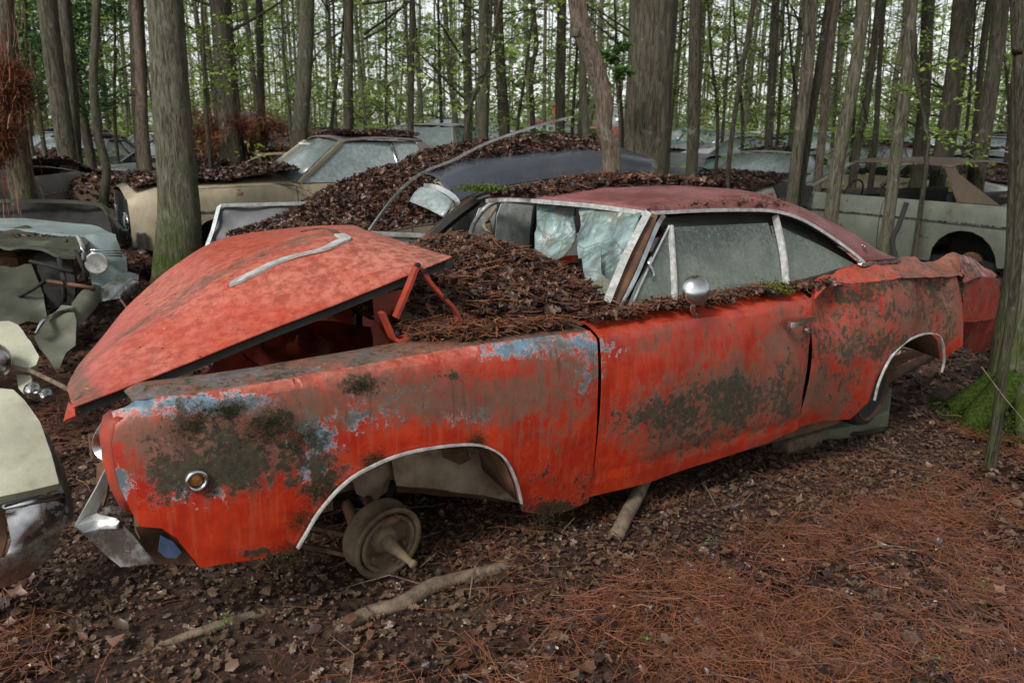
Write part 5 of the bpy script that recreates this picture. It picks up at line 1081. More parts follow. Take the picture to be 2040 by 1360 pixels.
# dark coupe with glossy black roof: seen over the red one, tail to the left, deck and rear window under leaves
DK = thing('wrecked_car', 'dark coupe with glossy black roof half buried in leaves just behind the red coupe', 'car', (-.6, 6.2, float(ground_z(-.6, 6.2))), 0, 'wrecked cars standing among the trees'); bpy.context.view_layer.update(); iv = DK.matrix_world.inverted()
def rails(name, RL, mat, parent, k=5, thick=.01, sub=5):
    rows = [catm([Vector(p) for p in W3(r)], k) for r in RL]; n = len(rows[0]); cols = [catm([r[i] for r in rows], sub) for i in range(n)]; m_ = len(cols[0]); inv = parent.matrix_world.inverted()
    return mesh(name, [inv @ q for c in cols for q in c], [(i * m_ + j, i * m_ + j + 1, (i + 1) * m_ + j + 1, (i + 1) * m_ + j) for i in range(n - 1) for j in range(m_ - 1)], mat, parent, True, thick)
def scatter_mesh(objs, n, nn, size, label, lift=.012, zn=.3):
    P0, P1, P2 = [], [], []
    for o in objs:
        bpy.context.view_layer.update(); A = np.array(o.matrix_world); v = np.array([tuple(q.co) for q in o.data.vertices]) @ A[:3, :3].T + A[:3, 3]; o.data.calc_loop_triangles(); t = np.array([tuple(q.vertices) for q in o.data.loop_triangles])
        P0.append(v[t[:, 0]]); P1.append(v[t[:, 1]]); P2.append(v[t[:, 2]])
    P0, P1, P2 = map(np.vstack, (P0, P1, P2)); cr = np.cross(P1 - P0, P2 - P0); ar = np.linalg.norm(cr, axis=1); k = RNG.choice(len(ar), n + nn, p=ar / ar.sum()); a, b_ = RNG.random((2, n + nn, 1)); f = (a + b_) > 1; a = np.where(f, 1 - a, a); b_ = np.where(f, 1 - b_, b_)
    p = P0[k] + a * (P1[k] - P0[k]) + b_ * (P2[k] - P0[k]); p[:, 2] += lift + RNG.uniform(0, .03, len(p)) + .025 * np.clip(.3 + vn(p[:, 0], p[:, 1], 3), 0, 1)
    g = leaves_geo(p[:n], RNG.uniform(*size, n), pal_leaf(n, .06), .6, .5); o = tag(link('fallen_leaves', npmesh('fallen_leaves', *g), M['leaf'], smooth=False), label, 'leaves', kind='stuff')
    if nn: q = link('pine_needles', npmesh('pine_needles', *needles_geo(p[n:], RNG.uniform(.08, .16, nn), pal_needle(nn), .0018, .15)), M['needle'], o, smooth=False); q['kind'] = 'stuff'
    return o
roofD = rails('roof', [[(906, 408, 5.55), (955, 384, 5.7), (1020, 370, 5.85), (1110, 356, 6.05), (1200, 348, 6.3), (1302, 347, 6.6)],
    [(886, 374, 5.6), (935, 352, 5.75), (1010, 341, 5.9), (1110, 330, 6.1), (1200, 326, 6.35), (1306, 337, 6.65)],
    [(862, 352, 5.8), (910, 330, 5.95), (1000, 316, 6.1), (1110, 305, 6.3), (1210, 303, 6.55), (1306, 324, 6.8)],
    [(810, 345, 6.4), (850, 318, 6.5), (960, 300, 6.6), (1100, 291, 6.8), (1210, 291, 7.), (1300, 318, 7.2)],
    [(790, 345, 7.1), (830, 322, 7.2), (940, 304, 7.3), (1080, 296, 7.4), (1200, 296, 7.5), (1290, 322, 7.6)]], pb, DK)
roofT = rails('leaf_bed', [[(862, 352, 5.8), (910, 333, 5.95), (1000, 320, 6.1), (1110, 308, 6.3), (1210, 305, 6.55)], [(810, 342, 6.4), (850, 312, 6.5), (960, 292, 6.6), (1090, 282, 6.8), (1200, 289, 7.)], [(790, 341, 7.1), (830, 318, 7.2), (940, 298, 7.3), (1080, 288, 7.4), (1190, 294, 7.5)]], M['straw'], DK)
roofT['kind'] = 'stuff'
deck = rails('boot_lid', [[(470, 505, 6.0), (600, 492, 5.8), (740, 470, 5.55), (835, 452, 5.4), (900, 446, 5.4)], [(455, 478, 6.4), (600, 446, 6.2), (740, 418, 5.9), (828, 398, 5.7), (880, 395, 5.65)], [(520, 455, 7.0), (640, 405, 6.8), (740, 372, 6.4), (800, 358, 6.1), (862, 362, 5.85)], [(560, 440, 7.5), (660, 380, 7.4), (740, 345, 7.2), (800, 335, 6.9), (820, 345, 6.6)]], M['straw'], DK)
scatter_mesh([deck], 6500, 900, (.022, .048), 'thick brown leaves covering the boot and rear window of the dark coupe'); scatter_mesh([roofT], 3600, 500, (.022, .046), 'brown leaves heaped along the glossy black roof')
rails('rear_window', [[(816, 402, 5.52), (850, 416, 5.42), (885, 434, 5.36)], [(826, 385, 5.56), (864, 392, 5.46), (897, 412, 5.38)], [(838, 374, 5.62), (868, 376, 5.54), (904, 398, 5.46)]], M['glass2'], DK, 4, .006)
bar('window_moulding', catm([iv @ V(x, y, d) for x, y, d in ((846, 370, 5.58), (870, 373, 5.52), (896, 386, 5.44), (911, 402, 5.38), (904, 420, 5.32), (887, 437, 5.30))], 6), .035, M['chrome2'], DK, h=.02, up=(0, -1, 0))
bar('belt_moulding', catm([iv @ V(x, y, d) for x, y, d in ((738, 464, 5.4), (800, 467, 5.35), (860, 470, 5.3), (930, 476, 5.3))], 3), .03, M['chrome2'], DK, h=.015, up=(0, -1, 0))
bar('drip_moulding', catm([iv @ V(x, y, d) for x, y, d in ((1298, 350, 6.55), (1303, 340, 6.62), (1301, 328, 6.7))], 4), .04, M['chrome2'], DK, h=.04)
bar('drip_rail', catm([iv @ V(x, y, d) for x, y, d in ((912, 410, 5.5), (958, 388, 5.66), (1020, 374, 5.8), (1110, 360, 6.0), (1200, 352, 6.25), (1300, 351, 6.55))], 4), .02, M['dark'], DK, h=.02)
rails('quarter_panel', [[(700, 475, 5.5), (800, 475, 5.4), (930, 482, 5.35), (1100, 470, 5.9), (1330, 440, 6.8)], [(700, 560, 5.5), (800, 575, 5.4), (930, 580, 5.35), (1100, 560, 5.9), (1330, 520, 6.8)]], pgr, DK, 3)
rails('side_glass', [[(900, 440, 5.4), (960, 395, 5.7), (1110, 365, 6.05), (1300, 354, 6.6)], [(905, 478, 5.4), (990, 478, 5.6), (1110, 468, 5.95), (1330, 440, 6.8)]], M['dark'], DK, 3)
v, f = box((.6, .8, .4), (4.2, 1.3, .5)); mesh('underbody', v, f, M['dark'], DK)

# chrome edged tail fin panel of the dark coupe's neighbour
fp = W3([(412, 492, 6.9), (424, 460, 6.9), (438, 412, 6.9), (520, 408, 6.95), (640, 406, 7.0), (700, 430, 6.9), (700, 495, 6.7)])
fo = thing('body_panel', 'dark grey car panel with bright chrome edge propped behind the red bonnet', 'car panel', (fp[0].x, fp[0].y, fp[0].z)); bpy.context.view_layer.update()
sheet3('sheet', fp, paint('slate_paint', (.07, .072, .078), rust=.1, algae=.3), fo, .05, crump=.01)
iv = fo.matrix_world.inverted(); bar('chrome_edge', [iv @ V(x, y, d) for x, y, d in ((412, 492, 6.86), (424, 460, 6.86), (436, 414, 6.86), (442, 409, 6.86), (520, 407, 6.9), (640, 404, 6.95))], .03, M['chrome2'], fo, h=.02, up=(0, -1, 0))
# long bent trim strip
o = bar('trim_strip', catm([V(735, 460, 4.6), V(775, 405, 4.7), V(812, 365, 4.8), V(850, 340, 4.9), V(905, 318, 5.0), V(972, 284, 5.2), V(1060, 254, 5.5), V(1139, 233, 5.8)], 6), .012, M['chrome'], None, h=.014); tag(o, 'long bent metal trim strip sticking up from behind the red bonnet', 'trim strip')

# ================================================================== TREES
def VY(px, py, y): d = ray(px, py); return CAMP + d * (y / d.y)
def trunk_mesh(pts, rad, n=14, nz=.10, seed=0):
    pts = catm(pts, 8); k = len(pts); rad = np.interp(np.linspace(0, 1, k), np.linspace(0, 1, len(rad)), rad); V_ = []; F_ = []
    for i, p in enumerate(pts):
        for j in range(n):
            a = 2 * math.pi * j / n; r = rad[i] * (1 + nz * 2 * float(vn(math.cos(a) * 2 + seed * 3.1, math.sin(a) * 2 + p[2] * .8, 1)) + nz * float(vn(a * 2.2 + seed, p[2] * 2, 1)) )
            V_.append((p[0] + math.cos(a) * r, p[1] + math.sin(a) * r, p[2]))
    for i in range(k - 1):
        for j in range(n): F_.append((i * n + j, i * n + (j + 1) % n, (i + 1) * n + (j + 1) % n, (i + 1) * n + j))
    return V_, F_
def leaf_quads(p, s, c):
    """pointed light leaves: two triangles each"""
    n = len(p); d1 = RNG.normal(0, 1, (n, 3)); d1[:, 2] *= .35; d1 /= np.linalg.norm(d1, axis=1)[:, None]; d2 = np.cross(d1, RNG.normal(0, 1, (n, 3)) * np.array([.4, .4, 1])); d2 /= np.linalg.norm(d2, axis=1)[:, None] + 1e-9
    s = s[:, None]; v = np.stack([p - d1 * s, p + d2 * s * .55, p + d1 * s, p - d2 * s * .55], 1).reshape(-1, 3)
    t = (np.array([[0, 1, 2], [0, 2, 3]])[None] + (np.arange(n) * 4)[:, None, None]).reshape(-1, 3); return v, t, np.repeat(c, 4, 0)
def crown_geo(z0, z1, spread, nb, nl, size, col, droop=0., cl=.25, low=0):
    """limbs as thin tubes, side twigs, and leaves in clusters at their ends; low: bare dead branches lower down"""
    parts = []; lp = []
    for b_ in range(nb + low):
        dead = b_ >= nb; z = random.uniform(1.2, z0) if dead else random.uniform(z0, z1); a = random.uniform(0, 2 * math.pi)
        L = random.uniform(.3, 1.3) if dead else spread * random.uniform(.5, 1.1) * (1.1 - .6 * (z - z0) / max(.1, z1 - z0)); up_ = random.uniform(-.1, .9) if dead else random.uniform(.15, .9) - droop
        P_ = [Vector((0, 0, z))]
        for k in range(4): P_.append(P_[-1] + Vector((math.cos(a) * L / 4, math.sin(a) * L / 4, up_ * L / 4)) + Vector([random.uniform(-.09, .09) * L for _ in range(3)]))
        w = .011 if dead else .020; parts.append(sweep(P_, [w * L ** .6, w * .8 * L ** .6, w * .55 * L ** .6, .006, .003], n=3, caps=False))
        for k in (2, 3):
            q = P_[k] + Vector([random.uniform(-.28, .28) * L for _ in range(3)]); parts.append(sweep([P_[k], (P_[k] + q) / 2 + Vector((0, 0, .03 * L)), q], [.006, .005, .002], n=3, caps=False)); P_.append(q)
        if dead and random.random() < .5: continue
        for q in P_[2:]:
            for _ in range(3 if not dead else 1):
                c = q + Vector((random.gauss(0, cl * L * .5), random.gauss(0, cl * L * .5), random.gauss(0, cl * L * .25)))
                for _ in range(max(1, nl // ((nb + low) * 12))): lp.append(c + Vector((random.gauss(0, .14), random.gauss(0, .14), random.gauss(0, .05))))
    V_, F_ = join(parts); lp = np.array([tuple(p) for p in lp]); q = leaf_quads(lp, RNG.uniform(size * .6, size * 1.3, len(lp)), np.array(col)[None] * RNG.uniform(.55, 1.6, (len(lp), 1)))
    bv = np.array([tuple(p) for p in V_]); bt = np.array([[f[0], f[1], f[2]] for f in F_] + [[f[0], f[2], f[3]] for f in F_])
    return combine((bv, bt, np.tile((.07, .06, .045), (len(bv), 1))), q)
LG = (.24, .34, .06); LD = (.04, .10, .025); LM = (.19, .28, .06)
CROWNS = [npmesh('crown', *crown_geo(5, 15, 2.8, 24, 3200, .048, LM, low=16)) for _ in range(6)] + [npmesh('crown', *crown_geo(3.5, 15, 2.2, 26, 3200, .042, LG, low=12)) for _ in range(4)]
HIGH = [npmesh('crown', *crown_geo(7.5, 15, 2.8, 22, 2600, .06, LM)) for _ in range(2)]
for c_ in HIGH: c_.materials.append(M['green'])
for c_ in CROWNS: c_.materials.append(M['green'])
EVG = [npmesh('crown', *crown_geo(2.2, 13, 2.2, 46, 9000, .06, LD, .1, .3)) for _ in range(2)]
for c_ in EVG: c_.materials.append(M['green'])
def crown_obj(t, me, z=0, s=1., r=0.): 
    o = bpy.data.objects.new('crown', me); COL.objects.link(o); o.parent = t; o.location = (0, 0, z); o.scale = (s, s, s); o.rotation_euler = (0, 0, r); return o
def px_tree(label, pxs, y, wpx, bark, kind='tree', flare=1.25, crown=True, h_top=15, yb=None, n=16, nz=.10, cz=0., moss=False):
    """a tree whose trunk passes the given pixels (top first) in the plane at distance y; wpx width in pixels top..bottom"""
    pts = [VY(a, b, y) for a, b in pxs]; base = pts[-1].copy(); gz = float(ground_z(base.x, base.y))
    sl = (pts[0] - pts[1]); sl = sl / max(.05, sl.z); r = [w / 2 / FPX * y * .86 for w in wpx]
    top = pts[0] + Vector((sl.x * .45, sl.y * .3, 1)) * (h_top - pts[0].z); mid = pts[0] + Vector((sl.x * .8, 0, 1)) * 2.5
    if base.z > gz + .05: bs = pts[-1] - pts[-2]; q = base + Vector((0, 0, gz - base.z)); seq = [top, mid] + pts + [Vector((q.x, q.y, gz - .08))]; rr = [r[0] * .35, r[0] * .9] + list(r) + [r[-1] * flare]
    else: seq = [top, mid] + pts[:-1] + [Vector((base.x, base.y, gz + .22)), Vector((base.x, base.y, gz - .08))]; rr = [r[0] * .35, r[0] * .9] + list(r[:-1]) + [r[-1], r[-1] * flare]
    o3 = Vector((seq[-1].x, seq[-1].y, gz)); V_, F_ = trunk_mesh([p - o3 for p in seq[::-1]], rr[::-1], n, nz, seed=pxs[0][0] * .01)
    t = thing(kind, label, 'tree', o3); mesh('trunk', V_, F_, bark, t, True)
    if crown: crown_obj(t, random.choice(HIGH if y < 13 else CROWNS), 0, random.uniform(.8, 1.05), random.uniform(0, 6)).location = (top.x * .6 + mid.x * .4 - o3.x, top.y * .5 + mid.y * .5 - o3.y, 0)
    return t
px_tree('large grey oak with mossy foot left of the red bonnet', [(328, 0), (338, 150), (348, 300), (356, 430), (352, 545)], 7.6, [74, 78, 84, 96, 112], M['bark'], 'oak_tree', 1.35, n=26, nz=.06)
px_tree('thickest brown barked pine rising behind the dark coupe', [(1303, 0), (1296, 140), (1286, 340)], 9.6, [104, 100, 98], M['bark2'], 'pine_tree', 1.2, n=26, nz=.05)
px_tree('crooked flaking birch leaning over the red roof', [(1150, 0), (1160, 60), (1185, 130), (1203, 205), (1203, 260), (1218, 350)], 5.9, [38, 46, 42, 40, 36, 44], M['bark4'], 'birch_tree', 1.3, n=18, nz=.14)
T_ = [
 ('dark straight sapling just right of the thick pine', [(1386, 0), (1382, 180), (1377, 350)], 7.6, [27, 28, 27], 'bark3'), ('very thin sapling leaning right between the pine and the double trunk', [(1502, 0), (1478, 140), (1462, 240), (1450, 350)], 8.2, [12, 12, 11, 12], 'bark3'),
 ('left stem of the dark double trunk behind the red roof', [(1618, 0), (1606, 160), (1582, 360)], 8.6, [26, 27, 26], 'bark2'), ('right stem of the dark double trunk behind the red roof', [(1652, 0), (1628, 160), (1598, 360)], 8.9, [17, 18, 16], 'bark3'),
 ('leaning grey trunk touching the rear of the red roof', [(1722, 0), (1702, 150), (1668, 330), (1658, 410)], 7.2, [28, 28, 30, 32], 'bark'), ('slender mossy tree standing between the red tail and the green fastback', [(1818, 0), (1806, 150), (1786, 300), (1772, 420), (1762, 492)], 6.9, [24, 26, 27, 27, 30], 'bark'),
 ('dark thin stem behind the slender mossy tree', [(1822, 60), (1830, 180), (1846, 310)], 9.4, [9, 10, 11], 'bark3'), ('straight brown trunk above the fastback roof', [(1915, 0), (1902, 130), (1876, 300)], 11.5, [30, 30, 32], 'bark2'),
 ('broad brown trunk right of the fastback roof', [(1996, 0), (1980, 140), (1952, 310)], 11.0, [32, 32, 34], 'bark2'), ('bent sapling with a hooked side branch near the right edge', [(1972, 0), (1955, 120), (1940, 300)], 12.5, [14, 14, 15], 'bark3'),
 ('dark slim tree at the right edge in front of everything', [(2024, 0), (2032, 110), (2032, 400), (2018, 600), (2000, 730), (1984, 862)], 3.9, [26, 26, 24, 22, 22, 26], 'bark3'),
 ('left edge trunk wrapped in green moss', [(8, 0), (20, 150), (40, 330)], 8.2, [36, 40, 54], 'bark'), ('first of the paired brown trunks on the left', [(92, 0), (110, 150), (135, 320)], 11.5, [40, 40, 40], 'bark2'), ('second of the paired brown trunks on the left', [(128, 0), (140, 160), (152, 330)], 12.2, [26, 28, 30], 'bark2'),
 ('curved thin trunk standing among leaf covered wrecks on the left', [(192, 0), (186, 150), (194, 260), (212, 340), (206, 420)], 8.4, [18, 19, 20, 21, 26], 'bark'), ('dark trunk behind the big oak', [(272, 0), (276, 150), (284, 290)], 13, [30, 32, 34], 'bark2'),
 ('thick dark pine right of the big oak', [(438, 0), (446, 120), (456, 245)], 13.5, [42, 42, 44], 'bark2'), ('slim trunk right of the thick dark pine', [(516, 0), (522, 230)], 15, [15, 16], 'bark2'), ('greenish trunk standing behind the cream sedan', [(612, 0), (606, 160), (596, 320)], 10.6, [31, 32, 36], 'bark'),
 ('plain grey trunk beyond the cream sedan roof', [(695, 0), (694, 280)], 13, [20, 22], 'bark2'), ('slim straight trunk left of the white wagon', [(821, 0), (820, 130), (818, 290)], 12, [13, 13, 14], 'bark3'), ('mossy trunk in front of the white wagon', [(964, 0), (963, 140), (962, 290)], 12.5, [22, 23, 25], 'bark'),
 ('grey trunk close right of the mossy trunk', [(992, 0), (996, 120), (1006, 285)], 14, [20, 22, 26], 'bark2'), ('dark crooked stem left of the birch', [(1062, 0), (1068, 90), (1058, 150), (1062, 280)], 13, [11, 11, 10, 12], 'bark3'), ('straight trunk beside the birch', [(1120, 0), (1115, 270)], 14, [20, 21], 'bark2'),
 ('smooth grey trunk between birch and pine', [(1162, 150), (1168, 300)], 12.5, [16, 18], 'bark'), ('short rusty brown trunk behind the tan sedan', [(270, 0), (280, 160), (286, 300)], 12.4, [16, 22, 30], 'bark4'), ('pale leaning trunk far right of the double trunk', [(1545, 0), (1530, 300)], 15, [18, 19], 'bark2'),
 ('knobbly mottled trunk right of the double trunk', [(1662, 0), (1648, 130), (1636, 290)], 12.5, [20, 20, 18], 'bark4'), ('thin grey tree behind the leaning grey trunk', [(1752, 0), (1728, 190), (1706, 300)], 13, [15, 16, 17], 'bark2'), ('dark forked stem left of the slender mossy tree', [(1762, 0), (1752, 130), (1742, 300)], 12, [9, 10, 12], 'bark3'),
 ('trunk filling the gap right of the slender mossy tree', [(1850, 0), (1842, 180), (1832, 300)], 13.8, [26, 27, 28], 'bark2'),
]
for lb, pxs, y, w, bk in T_: px_tree(lb, pxs, y, w, M[bk], 'tree' if 'sapling' not in lb else 'sapling', 1.2, n=12)
# mossy root flare of the tree whose trunk stands just outside the right edge
t = px_tree('big tree with bright green moss on its spreading roots at the right edge', [(2110, 0), (2090, 300), (2070, 560), (2052, 700), (2046, 815)], 4.7, [150, 150, 150, 160, 190], M['bark'], 'oak_tree', 1.5, n=24, nz=.1, crown=True)
bx = t.location
for a, L, r in ((200, .50, .10), (240, .42, .09), (170, .42, .08), (280, .36, .09)):
    d = Vector((math.cos(R(a)), math.sin(R(a)), 0)); v, f = sweep([d * .08 + Vector((0, 0, .42)), d * .24 + Vector((0, 0, .20)), d * .42 + Vector((0, 0, .06)), d * L - Vector((0, 0, .08))], [r, r, r * .8, r * .4], n=12); mesh('root', v, f, M['moss'] if a != 240 else M['bark'], t, True)
n = 6000; a = RNG.uniform(R(140), R(330), n); rr = RNG.uniform(.2, .55, n); p = np.stack([bx.x + np.cos(a) * rr, bx.y + np.sin(a) * rr, np.zeros(n)], 1); p[:, 2] = ground_z(p[:, 0], p[:, 1]) + np.clip(.42 - rr, 0, 1) * .9 * RNG.uniform(.6, 1.05, n) + .02
tag(link('moss_cushion', npmesh('moss_cushion', *leaves_geo(p, RNG.uniform(.008, .02, n), np.array((.05, .085, .012))[None] * RNG.uniform(.3, 1.7, (n, 1)), .6, .9)), M['green'], smooth=False), 'bright moss cushion over the roots at the right edge', 'moss', kind='stuff')

# ---- the wood behind: individually placed trees that share a few trunk and crown meshes
TR = []
for k in range(8):
    pts = [Vector((0, 0, -.2)), Vector((0, 0, .25))]; x = y = 0.; dx, dy = random.uniform(-.03, .03), random.uniform(-.02, .02)
    for z in range(2, 19, 2): x += dx * 2 + random.uniform(-.13, .13); y += dy * 2 + random.uniform(-.11, .11); pts.append(Vector((x, y, z)))
    V_, F_ = trunk_mesh(pts, [1.35, 1.05] + list(np.linspace(1, .42, 9)), 9, .08, k); me = bpy.data.meshes.new('trunk'); cx = [(p[0], p[1]) for p in pts]
    V2 = []
    for (vx, vy, vz) in V_:
        px_ = np.interp(vz, [p.z for p in pts], [p.x for p in pts]); py_ = np.interp(vz, [p.z for p in pts], [p.y for p in pts]); V2.append((px_ + (vx - px_) * .1, py_ + (vy - py_) * .1, vz))
    me.from_pydata(V2, [], F_); me.polygons.foreach_set('use_smooth', np.ones(len(me.polygons), bool)); me.materials.append(M['bark2'] if k % 2 else M['bark']); TR.append(me)
COLW = ['grey', 'brown', 'mossy', 'dark']; used = []
ANCH = [(20, 'mossy left edge trunk'), (110, 'paired brown trunks'), (200, 'curved thin trunk'), (280, 'dark trunk by the big oak'), (345, 'big grey oak'), (446, 'thick dark pine'), (522, 'slim trunk right of the thick dark pine'), (606, 'greenish trunk by the cream sedan'), (694, 'plain grey trunk'),
  (820, 'slim straight trunk by the white wagon'), (890, 'white topped wagon'), (963, 'mossy trunk by the white wagon'), (1062, 'dark crooked stem'), (1118, 'straight trunk beside the birch'), (1185, 'crooked birch'), (1296, 'thickest brown pine'), (1382, 'dark straight sapling'), (1470, 'very thin leaning sapling'),
  (1535, 'pale leaning trunk'), (1606, 'dark double trunk'), (1645, 'knobbly mottled trunk'), (1705, 'leaning grey trunk'), (1800, 'slender mossy tree'), (1842, 'trunk filling the gap behind the slender mossy tree'), (1900, 'straight brown trunk above the fastback'), (1980, 'broad brown trunk by the right edge'), (2040, 'right edge of the wood')]
_seen = {}; ORD = ['', 'second ', 'third ', 'fourth ', 'fifth ', 'sixth ', 'seventh ', 'eighth ', 'ninth ', 'tenth ']
def tree_label(px, y):
    a, nm = min(ANCH, key=lambda q: abs(q[0] - px)); near = 'close behind' if y < 24 else ('some way behind' if y < 38 else ('far behind' if y < 55 else 'deepest in the wood behind'))
    k = ('left of' if px < a else 'right of', near, nm); _seen[k] = _seen.get(k, 0) + 1
    return '%sforest tree %s and %s the %s' % (ORD[min(9, _seen[k] - 1)], near, k[0], nm)
N_T = 155; i = 0; tries = 0
while i < N_T and tries < 6000:
    tries += 1; y = 13.5 + 62 * random.random() ** .85; px = random.uniform(-150, 2190); x = (px - 1020) / FPX * y * .97
    if any((x - a) ** 2 + (y - b) ** 2 < (.55 + y * .012) ** 2 for a, b in used): continue
    if abs(px - 1020) < 600 and y < 17: continue
    used.append((x, y)); t = thing('tree', ' '.join(tree_label(px, y).split()[:16]), 'tree', (x, y, float(ground_z(x, y))), 0, 'slender forest trees behind the wrecks')
    r = random.choice([.035, .045, .055, .07, .085, .10, .13]) * random.uniform(.85, 1.2); o = bpy.data.objects.new('trunk', random.choice(TR)); COL.objects.link(o); o.parent = t; o.scale = (r * 10, r * 10, random.uniform(.8, 1.15)); o.rotation_euler = (random.gauss(0, .02), random.gauss(.015, .03), random.uniform(0, 6))
    if px < 330 and y < 34 and random.random() < .45: crown_obj(t, random.choice(EVG), 0, random.uniform(.7, 1.0), random.uniform(0, 6))
    else: crown_obj(t, random.choice(CROWNS), random.uniform(-1.8, 2), random.uniform(.75, 1.15), random.uniform(0, 6))
    i += 1
# far wood that reads as one mass: stems and thin foliage
def far_wood():
    parts = []; 
    for k in range(330):
        y = random.uniform(62, 150); x = random.uniform(-.78, .78) * y; z = float(ground_z(x, y)); r = random.uniform(.05, .13); lx = random.gauss(0, .5)
        parts.append(sweep([Vector((x, y, z - .3)), Vector((x + lx * .4, y, z + 8)), Vector((x + lx, y, z + 20))], [r, r * .8, r * .4], n=4, caps=False))
    V_, F_ = join(parts); bv = np.array([tuple(p) for p in V_]); bt = np.array([[f[0], f[1], f[2]] for f in F_] + [[f[0], f[2], f[3]] for f in F_])
    nc_ = 3900; cy = RNG.uniform(40, 150, nc_); cx = RNG.uniform(-.8, .8, nc_) * cy; cz = 16 * RNG.random(nc_) ** 2.4 + .2; m_ = 46; n = nc_ * m_
    sg = RNG.uniform(.35, 1.1, nc_); x = np.repeat(cx, m_) + RNG.normal(0, 1, n) * np.repeat(sg, m_); y = np.repeat(cy, m_) + RNG.normal(0, 1, n) * np.repeat(sg, m_); z = np.repeat(cz, m_) + RNG.normal(0, .45, n) * np.repeat(sg, m_)
    z = np.maximum(z, .05) + ground_z(x, y); c = np.array((.24, .31, .11))[None] * np.repeat(RNG.uniform(.55, 1.4, nc_), m_)[:, None] * RNG.uniform(.7, 1.3, (n, 1)); q = leaf_quads(np.stack([x, y, z], 1), RNG.uniform(.12, .28, n), c)
    tag(link('far_forest', npmesh('far_forest', *combine((bv, bt, np.tile((.12, .12, .09), (len(bv), 1))), q)), M['green'], smooth=False), 'distant spring wood of thin stems and pale green haze of leaves', 'forest', kind='stuff')
far_wood()
# undergrowth
n = 125000; y = 13 + 52 * RNG.random(n) ** .9; x = RNG.uniform(-.75, .75, n) * y; dn = np.clip(.25 + 1.9 * vn(x, y, .28) + .45 * sm(0, 10, x) + .3 * sm(25, 50, y), 0, 1); k = RNG.random(n) < dn; x, y = x[k], y[k]; n = len(x)
z = ground_z(x, y) + (.1 + 4.2 * RNG.random(n) ** 2.2) * np.clip(.6 + 1.5 * vn(x, y, .5), .1, 1.2) * (.35 + .65 * sm(16, 30, y)); c = np.where((RNG.random(n) < .5)[:, None], np.array(LG), np.array((.12, .21, .04))) * RNG.uniform(.5, 1.4, (n, 1))
tag(link('undergrowth', npmesh('undergrowth', *leaf_quads(np.stack([x, y, z], 1), RNG.uniform(.03, .11, n), c)), M['green'], smooth=False), 'fresh green undergrowth between the far tree trunks', 'undergrowth', kind='stuff')


# ---- saplings with fresh leaves in front of the wood
def sapling(label, pxs, y, w, sprays, col=LG, size=.035, n=26, group=None, spr=.10):
    """crooked stem through pixels plus arching branches: sprays = [(start, end) pixel pairs with depth]"""
    pts = [VY(a, b, y) for a, b in pxs]; gz = float(ground_z(pts[-1].x, pts[-1].y)); base = Vector((pts[-1].x, pts[-1].y, gz))
    if pts[-1].z > gz + .05: pts.append(Vector((base.x, base.y, gz - .05)))
    t = thing('sapling', label, 'sapling', base, group=group); r = w / 2 / FPX * y; st = pts[::-1]; st = [p - base for p in st]
    V_, F_ = trunk_mesh(st, [r * 1.3, r] + [r * .6], 8, .08, w); mesh('trunk', V_, F_, M['bark3'], t, True); lp = []; parts = []
    for (x0, y0, x1, y1, dd) in sprays:
        a = VY(x0, y0, y) - base; b_ = VY(x1, y1, y + dd) - base; L = (b_ - a).length; mid = (a + b_) / 2 + Vector((random.uniform(-.1, .1) * L, random.uniform(-.1, .1) * L, .12 * L)); arc = catm([a, mid, b_], 5)
        parts.append(sweep(arc, list(np.linspace(max(.004, r * .4), .0015, len(arc))), n=4, caps=False))
        for k in range(2, len(arc)):
            for _ in range(2):
                q = arc[k] + Vector([random.gauss(0, spr * min(1, L)) for _ in range(3)]); parts.append(sweep([arc[k], q], [.002, .001], n=3, caps=False))
                for _ in range(max(1, n // 6)): lp.append(q + Vector((random.gauss(0, size * 1.1), random.gauss(0, size * 1.1), random.gauss(0, size * .4))))
    V_, F_ = join(parts); bv = np.array([tuple(p) for p in V_]); bt = np.array([[f[0], f[1], f[2]] for f in F_] + [[f[0], f[2], f[3]] for f in F_]); lp = np.array([tuple(p) for p in lp]); k = len(lp)
    lg = leaves_geo(lp, RNG.uniform(size * .8, size * 1.8, k), np.array(col)[None] * RNG.uniform(.6, 1.5, (k, 1)), .35, .45)
    link('crown', npmesh('crown', *combine((bv, bt, np.tile((.05, .042, .03), (len(bv), 1))), lg)), M['green'], t, smooth=False); return t
sapling('young maple with fresh star shaped leaves hanging over the fastback', [(1815, 60), (1822, 150), (1842, 250), (1846, 330)], 6.4, 7, [(1822, 150, 1905, 130, .1), (1836, 230, 1950, 205, -.1), (1840, 285, 1900, 272, .1), (1850, 275, 1960, 290, 0), (1850, 275, 1975, 325, .2), (1836, 210, 1790, 175, .1), (1826, 120, 1860, 60, 0), (1880, 280, 1940, 330, -.1)], size=.022, n=14, spr=.07)
sapling('small broad sapling with pale leaves left of the big pine', [(1000, -30), (985, 60), (962, 150), (930, 260)], 9.5, 8, [(985, 60, 1090, 20, 0), (962, 120, 1080, 60, .3), (955, 150, 860, 110, 0), (940, 190, 790, 130, .2), (930, 220, 750, 110, .3), (945, 160, 1050, 140, -.2), (935, 230, 860, 200, .1), (980, 60, 900, 20, .2), (990, 30, 1150, 50, .2)], size=.028, n=18, spr=.16)
sapling('slim sapling with light green leaves by the thick dark pine', [(400, -20), (405, 90), (412, 240)], 9.6, 7, [(402, 60, 470, 40, 0), (405, 100, 480, 95, .2), (408, 140, 470, 150, 0), (404, 90, 350, 60, .2), (410, 170, 460, 180, .1)], size=.028, n=20, spr=.12)
